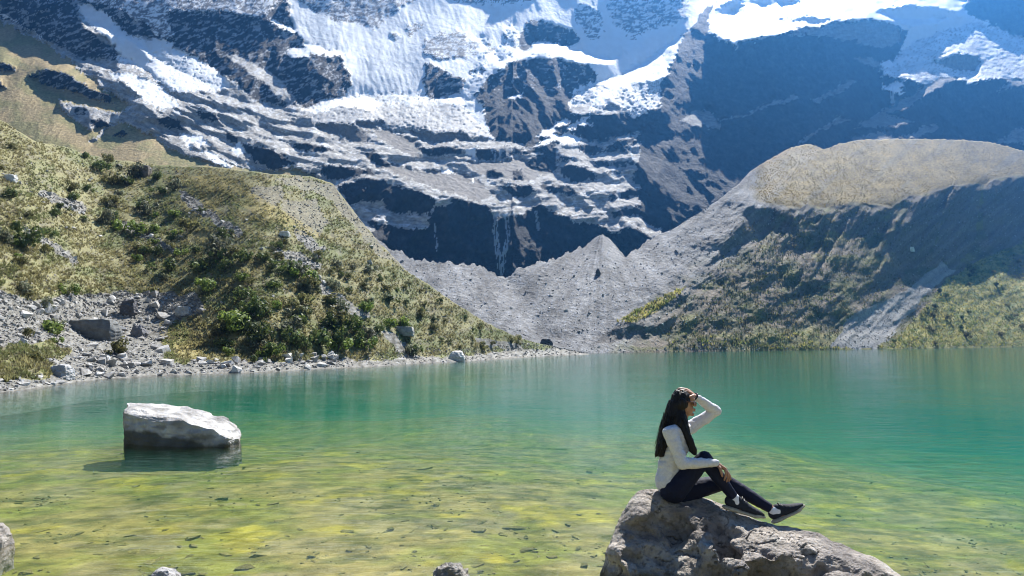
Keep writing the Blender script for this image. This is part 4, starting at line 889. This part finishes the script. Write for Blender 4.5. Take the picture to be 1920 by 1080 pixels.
def stain_and_shade(o, zmax, col):                                # wet waterline band, carried higher to paint shade on the near side
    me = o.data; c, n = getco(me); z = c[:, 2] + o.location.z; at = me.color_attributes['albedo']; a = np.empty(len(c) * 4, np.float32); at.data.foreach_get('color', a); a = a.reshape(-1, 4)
    f = f3(c, (3, 3, 3), 4, 2.0); zmax = zmax - .24 * sstep(-.6, .75, c[:, 0]); w = sstep(zmax + .04, zmax - .02, z + .06 * f)  # painted shade tapers off towards the sunlit right end
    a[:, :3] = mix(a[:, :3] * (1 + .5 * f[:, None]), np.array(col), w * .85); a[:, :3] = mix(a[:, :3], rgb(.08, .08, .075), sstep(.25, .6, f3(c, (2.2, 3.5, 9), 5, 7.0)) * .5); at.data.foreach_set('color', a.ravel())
stain_and_shade(wr, .24, (.05, .05, .04))
def edge_rock(px0, px1, pyt, Y, depth, tint, label, seed, amp=.05):
    k = Y / F; pts = []; r = np.random.default_rng(seed)
    c = W((px0 + px1) / 2, pyt, Y); w = (px1 - px0) * k; h = c.z + .25
    for z, tp in ((-.3, 1.15), (c.z * .4, 1.0), (c.z, .55)):
        for sx in (-1, -.3, .4, 1):
            for sy in (-1, 1): pts.append(Vector((c.x + sx * w / 2 * tp, Y + sy * depth / 2 * tp, z * (1 - .2 * r.random() * (z > 0)))))
    return rock_from('rock', pts, M['rock'], tint, 4, amp * w, 2.5 / w, label, 'rock', seed)
edge_rock(-52, 10, 978, 6.7, .28, (.34, .31, .28), 'rock cut by the left picture edge, standing in the shallows', 31)
edge_rock(284, 332, 1066, 5.72, .2, (.40, .39, .38), 'small grey stone breaking the surface at the bottom edge', 32)
edge_rock(812, 876, 1058, 5.75, .22, (.30, .28, .25), 'small jagged stone poking out of the shallow water near the boulder', 33, .10)
# stones lying on the lake bed, seen through the water
def bedp(places):
    px = np.array([p[0] for p in places]); py = np.array([p[1] for p in places])
    u, t = ray(px, py); Y = -H / t
    for _ in range(12): Y = (bed_z(u * Y, Y) - H) / t
    return [Vector(q) for q in np.stack([u * Y, Y, bed_z(u * Y, Y)], -1)]
SUNK = []
for k, (co, f) in enumerate(HULLS):
    SUNK.append(mesh_np('sunken_stone', co, f, M['bed'], np.repeat((rgb(.235, .205, .075) * (.8 + .22 * (k % 5)))[None], len(co), 0), smooth=False, link=False))
dens = lambda x, y: (x < 1150) | (y < 930)
for i, p in enumerate(bedp(pick(190, dens, 10, 1500, 835, 1078))):
    s = random.uniform(.03, .10) * (1.7 if random.random() < .12 else 1)
    o = bpy.data.objects.new('sunken_stone', SUNK[i % 9]); COL.objects.link(o); o.location = p + Vector((0, 0, .012)); o.scale = (s * random.uniform(.9, 2.2), s * random.uniform(.6, 1.3), s * random.uniform(.25, .6)); o.rotation_euler = (0, 0, random.uniform(0, 6.28))
    tag(o, 'small flat stone lying on the lake bed under clear shallow water', 'stone', 'stones on the lake bed')
pl = []
for p in bedp(pick(3500, lambda x, y: x == x, -50, 1950, 830, 1120)):
    pl.append((p, random.uniform(.02, .075), random.uniform(0, 6.28), .5))
scatter_mesh('pebbles', pl, M['bed'], lambda i: mix(rgb(.30, .25, .10), rgb(.12, .11, .04), np.array(tr_[i % 12000] - .5).clip(0, 1)), small)
# ------------------------------------------------------------------ the woman on the boulder
_b = bmesh.new(); bmesh.ops.create_icosphere(_b, subdivisions=2, radius=1); _b.verts.index_update()
ICO = (np.array([v.co[:] for v in _b.verts]), np.array([[v.index for v in f.verts] for f in _b.faces])); _b.free()
def blob_mesh(name, blobs, vox, mat, parent=None, smooth=6, wob=None, cols=None):
    """one continuous skin over a string of ellipsoids: (centre, radii, rotation)"""
    cs = []
    for c, r, rot in blobs:
        q = ICO[0] * np.array(r)
        if rot is not None: q = q @ np.array(rot).T
        cs.append(q + np.array(c))
    nv = len(ICO[0]); fs = (ICO[1][None] + (np.arange(len(cs)) * nv)[:, None, None]).reshape(-1, 3)
    me = mesh_np(name, np.concatenate(cs), fs, link=False)
    o = bpy.data.objects.new(name, me); WORK.collection.objects.link(o)
    md = o.modifiers.new('remesh', 'REMESH'); md.mode = 'VOXEL'; md.voxel_size = vox; md.use_smooth_shade = True
    ms = o.modifiers.new('smooth', 'SMOOTH'); ms.iterations = smooth; ms.factor = .5
    WORK.view_layers[0].update(); dg = WORK.view_layers[0].depsgraph; new = bpy.data.meshes.new_from_object(o.evaluated_get(dg))
    WORK.collection.objects.unlink(o); COL.objects.link(o); o.modifiers.clear(); o.data = new; bpy.data.meshes.remove(me); new.name = name
    new.materials.clear(); new.materials.append(mat)
    if wob:
        c, nr_ = getco(new); setco(new, c + nr_ * np.array([wob(Vector(q)) for q in c])[:, None])
    new.polygons.foreach_set('use_smooth', np.ones(len(new.polygons), bool))
    if parent: o.parent = parent; o.matrix_parent_inverse = parent.matrix_world.inverted()
    return o
def chain(pts, n=None, flat=None):
    """ellipsoids along a limb: pts = (place, radius[, radius across the picture plane])"""
    out = []
    for (a, b) in zip(pts[:-1], pts[1:]):
        pa, ra = a[0], a[1]; pb, rb = b[0], b[1]; ya = a[2] if len(a) > 2 else ra; yb = b[2] if len(b) > 2 else rb
        L = (pb - pa).length; k = n or max(2, int(L / (min(ra, rb) * .35)) + 1)
        for i in range(k + 1):
            t = i / k; r = ra + (rb - ra) * t; y = ya + (yb - ya) * t
            out.append((pa.lerp(pb, t), (r, y, r), None))
    return out
M['skin'] = surf_mat('skin', color=(.33, .18, .115), rough=.5, spec=.35, nscale=30, namp=.08)
M['knit'] = surf_mat('pale_grey_knit', color=(.60, .60, .62), rough=.9, spec=.15, nscale=60, namp=.14, bscale=45, bdist=.004)
M['leggings'] = surf_mat('navy_leggings', color=(.009, .012, .030), rough=.7, spec=.15, nscale=40, namp=.15, bscale=30, bdist=.004)
M['hair'] = surf_mat('black_hair', color=(.009, .008, .008), rough=.45, spec=.2, nscale=60, namp=.3, bscale=55, bdist=.008, stretch=(1, 1, .08))
M['shoe'] = surf_mat('dark_shoe_mesh', color=(.018, .022, .032), rough=.8, spec=.25, nscale=80, namp=.2, bscale=90, bdist=.002)
M['sole'] = surf_mat('shoe_sole', color=(.36, .34, .27), rough=.8, spec=.2, nscale=30, namp=.25)
M['sock'] = surf_mat('white_sock', color=(.72, .72, .74), rough=.9, spec=.1, nscale=60, namp=.1)
M['frame'] = surf_mat('brown_frame', color=(.10, .04, .015), rough=.3, spec=.5, nscale=10, namp=.1)
M['lens'] = surf_mat('amber_lens', color=(.20, .06, .015), rough=.12, spec=.6, nscale=10, namp=.05)
M['band'] = surf_mat('black_band', color=(.01, .01, .01), rough=.5, spec=.4, nscale=10, namp=.1)
PY = 6.06
def J(px, py, dy=0): return W(px, py, PY + dy)
pel, wai, che, upc = J(1262, 917), J(1256, 884), J(1267, 842), J(1271, 812)
nb, nt, hd = J(1276, 797), J(1281, 779), J(1280, 756)
rs, re, rw = J(1257, 812, -.155), J(1279, 869, -.22), J(1342, 868, -.17)
ls, le, lw = J(1287, 806, .15), J(1343, 771, .14), J(1305, 745, .05)
rh, rk, ra = J(1266, 918, -.09), J(1321, 860, -.11), J(1377, 934, -.04)
lh, lk, la = J(1272, 924, .09), J(1361, 903, .10), J(1450, 957, .03)
person = bpy.data.objects.new('person', None); COL.objects.link(person); person.location = J(1265, 938)
tag(person, 'woman in a pale grey sweater and navy leggings sitting on the brown boulder', 'person')
bpy.context.view_layer.update()
# --- body: head, neck, trunk, limbs and hands in one skin
b = []
b += chain([(pel, .105, .135), (wai, .075, .105), (che, .085, .125), (upc, .055, .13), (nb, .045, .055)])
b += chain([(nb, .043), (nt, .043)])
b += [(hd, (.078, .070, .098), None), (J(1288, 766), (.052, .052, .058), None), (J(1294, 748), (.038, .050, .035), None)]
b += chain([(J(1300, 754), .009), (J(1304, 759.5), .0125)]) + [(J(1303.5, 760.5), (.011, .016, .008), None)]             # nose
b += [(J(1302, 767.2), (.011, .022, .007), None), (J(1301.5, 770.2), (.011, .019, .007), None), (J(1297.5, 777), (.019, .024, .016), None), (J(1290, 775), (.03, .042, .022), None), (J(1295, 766), (.022, .045, .026), None)]
b += [(J(1298, 752, s * .031), (.012, .017, .010), None) for s in (-1, 1)] + [(J(1299, 748.5), (.016, .048, .009), None)]     # eyes under the brow
b += [(J(1279, 758, s * .070), (.017, .009, .028), None) for s in (-1, 1)]                                           # ears
b += chain([(upc, .05), (rs, .045), (re, .034), (rw, .024)]) + chain([(upc, .05), (ls, .045), (le, .034), (lw, .024)])
b += chain([(pel, .1), (rh, .085), (rk, .052), (ra, .035)]) + chain([(pel, .1), (lh, .085), (lk, .052), (la, .035)])
b += chain([(ra, .035), (J(1388, 954, -.04), .026)]) + chain([(la, .035), (J(1468, 966, .03), .026)])
def hand(wr, kn, side, fingers, thumb, thick=.013):
    """palm from the wrist to the knuckle row, then four fingers of three joints and a thumb"""
    h = []; mid = sum(kn, Vector()) / len(kn)
    for k in kn: h += chain([(wr.lerp(k, .12), .018), (wr.lerp(k, .6), .0135), (k, .0115)], n=6)
    for k, f in zip(kn, fingers): h += chain([(k, .0110)] + [(q, r) for q, r in zip(f, (.0098, .0088, .0076))], n=5)
    h += chain([(wr.lerp(mid, .2), .015)] + [(q, r) for q, r in zip(thumb, (.0125, .0108, .0088))], n=5)
    return h
hr = hand(rw, [J(1359, 878.5, -.19), J(1360.5, 879, -.170), J(1361, 880, -.150), J(1361, 881.5, -.130)], 1,
          [[J(1361, 887, -.197), J(1360, 894, -.192), J(1358, 900, -.182)], [J(1364, 888, -.176), J(1364.5, 896, -.172), J(1362.5, 903, -.163)], [J(1366, 888, -.154), J(1368, 895.5, -.150), J(1367, 902, -.143)], [J(1366.5, 888, -.132), J(1369.5, 893.5, -.128), J(1370, 899, -.122)]],
          [J(1350, 878, -.205), J(1352.5, 886, -.212), J(1354.5, 893, -.206)])
hl = hand(lw, [J(1293.5, 736, -.005), J(1292, 734, .017), J(1292, 733, .039), J(1293, 733, .061)], 1,
          [[J(1287, 733.5, -.022), J(1281, 732, -.028), J(1276, 732, -.03)], [J(1285, 730, .008), J(1277, 728.5, .004), J(1271, 729, 0)], [J(1285.5, 729.5, .034), J(1278, 728, .032), J(1272, 728.5, .03)], [J(1288, 730, .060), J(1282, 728.6, .060), J(1277.5, 728.6, .058)]],
          [J(1301, 742, .0), J(1297.5, 742.5, -.028), J(1293, 744, -.05)])
body = blob_mesh('body', b + hr + hl, .0045, M['skin'], person, 3)
# --- clothes
kn = chain([(J(1251, 903), .098, .138), (J(1252, 892), .094, .130), (J(1256, 868), .092, .125), (J(1266, 840), .102, .140), (J(1272, 814), .068, .140), (J(1276, 802), .052, .070)])
kn += [(J(1284, 833, s * .06), (.070, .065, .062), None) for s in (-1, 1)]
sl = [(rs, .062), (rs.lerp(re, .5), .053), (re, .046)]
kn += chain([(J(1268, 808, -.06), .06)] + sl) + chain([(re, .046), (re.lerp(rw, .45), .043), (rw, .031)])
kn += chain([(J(1280, 805, .06), .06), (ls, .060), (ls.lerp(le, .5), .050), (le, .045)]) + chain([(le, .045), (le.lerp(lw, .5), .040), (lw, .030)])
def wrink(c):
    return .0065 * mnoise.fractal(Vector((c.x * 16 + c.z * 14, c.y * 9, c.z * 30 - c.x * 12)), 1, 2, 3)
blob_mesh('sweater', kn, .0065, M['knit'], person, 4, wrink)
lg = chain([(J(1258, 898), .092, .130), (J(1262, 917), .112, .155)]) + [(J(1262, 922, s * .07), (.108, .095, .085), None) for s in (-1, 1)]
lg += chain([(rh, .098), (rh.lerp(rk, .5), .080), (rk, .062), (rk.lerp(ra, .33), .059), (rk.lerp(ra, .93), .040)])
lg += chain([(lh, .098), (lh.lerp(lk, .5), .080), (lk, .060), (lk.lerp(la, .33), .058), (lk.lerp(la, .9), .040)])
blob_mesh('leggings', lg, .0065, M['leggings'], person, 4, lambda c: .002 * mnoise.noise(Vector((c.x * 40, c.y * 20, c.z * 40))))
# --- hair: a cap over the skull, a long fall down the back and a lock in front of the shoulder
hb = [(J(1277, 751, 0), (.086, .082, .098), None), (J(1270, 762, 0), (.080, .086, .090), None), (J(1274, 770, -.045), (.052, .035, .07), None), (J(1274, 770, .045), (.052, .035, .07), None), (J(1279, 758, -.078), (.036, .022, .05), None), (J(1279, 758, .078), (.036, .022, .05), None)]
hb += chain([(J(1266, 768), .078, .085), (J(1262, 790), .085, .105), (J(1251, 806, .0), .062, .115), (J(1244, 824, -.01), .046, .105), (J(1239, 842, -.01), .040, .085), (J(1237, 852, -.02), .022, .05)])
hb += chain([(J(1238, 836, -.05), .028, .03), (J(1231, 851, -.05), .016, .02), (J(1229, 858, -.05), .006)]) + chain([(J(1243, 838, .0), .02, .03), (J(1242, 850, -.05), .016, .02), (J(1245, 857, -.05), .006)])
hb += chain([(J(1277, 776, -.075), .036, .025), (J(1280, 795, -.105), .040, .026), (J(1286, 812, -.125), .028, .022), (J(1294, 828, -.135), .032, .022), (J(1299, 843, -.14), .032, .018), (J(1303, 852, -.14), .012)])
hb += chain([(J(1284, 782, -.07), .02, .02), (J(1291, 806, -.10), .010, .012), (J(1297, 826, -.12), .006, .006)])
def strands(c):
    a = math.atan2(c.y - PY, c.x - hd.x) * 3
    return .006 * mnoise.noise(Vector((c.x * 70, c.y * 70, c.z * 4))) + .003 * mnoise.noise(Vector((c.x * 160, c.y * 160, c.z * 8)))
hair = blob_mesh('hair', hb, .0055, M['hair'], person, 3, strands)
# loose strands along the fall and round the temples
rs_ = np.random.default_rng(5); st = []
for k in range(70):
    a = rs_.uniform(0, 1); y0 = rs_.uniform(-.10, .10); x0 = 1240 + 26 * rs_.random(); L = rs_.uniform(60, 92)
    p0 = J(x0 + 4, 772 + 20 * rs_.random(), y0); xe = 1224 + 22 * rs_.random() + .12 * (x0 - 1240)
    p2 = J(xe, p0.z * 0 + 800 + L - 30, y0 * 1.05 - .01); p1 = (p0 + p2) / 2 + Vector((-.012 * rs_.random(), y0 * .15, .01))
    st.append((p0, p1, p2))
for k in range(16):
    y0 = -.10 - .03 * rs_.random(); st.append((J(1280 + 5 * rs_.random(), 785, y0), J(1288 + 7 * rs_.random(), 815, y0 - .02), J(1297 + 10 * rs_.random(), 842 + 12 * rs_.random(), y0 - .025)))
cs, fs = [], []
for k, (p0, p1, p2) in enumerate(st):
    q = []
    for i in range(7):
        t = i / 6; c = p0 * (1 - t)**2 + p1 * 2 * t * (1 - t) + p2 * t * t; r = .0035 * (1 - .75 * t)
        for j in range(3): q.append((c.x + r * math.cos(j * 2.094), c.y + r * math.sin(j * 2.094), c.z))
    o_ = len(cs) * 21; cs.append(np.array(q)); fs += [[o_ + i * 3 + j, o_ + i * 3 + (j + 1) % 3, o_ + i * 3 + 3 + (j + 1) % 3, o_ + i * 3 + 3 + j] for i in range(6) for j in range(3)]
sto = mesh_np('loose_strands', np.concatenate(cs), np.array(fs), M['hair']); sto.parent = hair
# --- sunglasses
def tube(name, pts, r, mat, parent, closed=False):
    cu = bpy.data.curves.new(name, 'CURVE'); cu.dimensions = '3D'; cu.bevel_depth = r; cu.bevel_resolution = 2
    sp = cu.splines.new('POLY'); sp.points.add(len(pts) - 1); sp.use_cyclic_u = closed
    for q, p in zip(sp.points, pts): q.co = (*p, 1)
    t = bpy.data.objects.new(name, cu); WORK.collection.objects.link(t); WORK.view_layers[0].update()
    me = bpy.data.meshes.new_from_object(t.evaluated_get(WORK.view_layers[0].depsgraph)); bpy.data.objects.remove(t)
    me.name = name; me.materials.clear(); me.materials.append(mat)
    o = bpy.data.objects.new(name, me); COL.objects.link(o)
    if parent: o.parent = parent; o.matrix_parent_inverse = parent.matrix_world.inverted()
    return o
sg = tube('sunglasses', [J(1282, 752.5, -.079), J(1292, 753.5, -.078), J(1299, 754, -.068), J(1303, 754, -.03), J(1304, 753.5, 0), J(1303, 754, .03), J(1299, 754, .068), J(1282, 752.5, .079)], .0042, M['frame'], person)
for s in (-1, 1):
    rot = Matrix.Rotation(s * .42, 3, 'Z')
    bm = bmesh.new(); bmesh.ops.create_uvsphere(bm, u_segments=16, v_segments=8, radius=1, matrix=Matrix.Translation(J(1302, 757.5, s * .036)) @ rot.to_4x4() @ Matrix.Diagonal((.007, .030, .022, 1)))
    me = bpy.data.meshes.new('lens'); bm.to_mesh(me); bm.free(); me.materials.append(M['lens']); me.polygons.foreach_set('use_smooth', np.ones(len(me.polygons), bool))
    l = bpy.data.objects.new('lens', me); COL.objects.link(l); l.parent = sg
# --- bracelet, socks and shoes
ax = (lw - le).normalized(); q0 = ax.to_track_quat('Z', 'Y').to_matrix(); c0 = lw + ax * .012
tube('bracelet', [c0 + q0 @ Vector((math.cos(a) * .029, math.sin(a) * .029, 0)) for a in np.linspace(0, 6.28, 17)[:-1]], .005, M['band'], person, True)
def shoe(ank, heel, toe, yaw_y):
    fx = (toe - heel).normalized(); side = Vector((0, 1, 0)); up = fx.cross(side) * -1
    if up.z < 0: up = -up
    side = up.cross(fx); R = Matrix((fx, side, up)).transposed(); L = (toe - heel).length
    def P(a, s, h): return heel + fx * (a * L) + side * s + up * h
    sk = bpy.data.objects
    blob_mesh('sock', chain([(ank.lerp(P(.2, 0, .09), -.15), .0415), (P(.20, 0, .075), .042)]), .006, M['sock'], person, 2)
    ub = []
    for a, w, h, z in ((.02, .032, .042, .05), (.10, .036, .050, .055), (.20, .038, .050, .055), (.32, .040, .046, .050), (.45, .043, .042, .042), (.58, .046, .034, .036), (.70, .047, .030, .031), (.82, .044, .026, .027), (.92, .037, .022, .024), (.99, .024, .016, .02)):
        ub.append((P(a, 0, z * 1.1 + .014), (.048, w + .002, h * 1.15), R))
    s_ = blob_mesh('shoe', ub, .005, M['shoe'], person, 3)
    so = []
    for a, w, h in ((.0, .036, .017), (.1, .041, .018), (.25, .040, .017), (.42, .041, .015), (.58, .047, .014), (.72, .050, .014), (.85, .046, .014), (.96, .036, .014), (1.03, .022, .013)):
        so.append((P(a, 0, .012 + (.010 if a > .9 else 0)), (.05, w + .004, h + .003), R))
    t = blob_mesh('sole', so, .005, M['sole'], None, 2); t.parent = s_
    lc = []
    for i, a in enumerate((.34, .41, .48, .55)):
        hh = .128 - i * .014
        lc += chain([(P(a, -.028, hh - .012), .0045), (P(a + .01, 0, hh), .0045), (P(a, .028, hh - .012), .0045)], n=5)
    l = blob_mesh('laces', lc, .003, M['band'], None, 1); l.parent = s_
shoe(ra, J(1364, 955, -.04), J(1422, 972, -.04), 0)
shoe(la, J(1457, 978, .03), J(1501, 957, .03), 0)

bpy.data.scenes.remove(WORK)
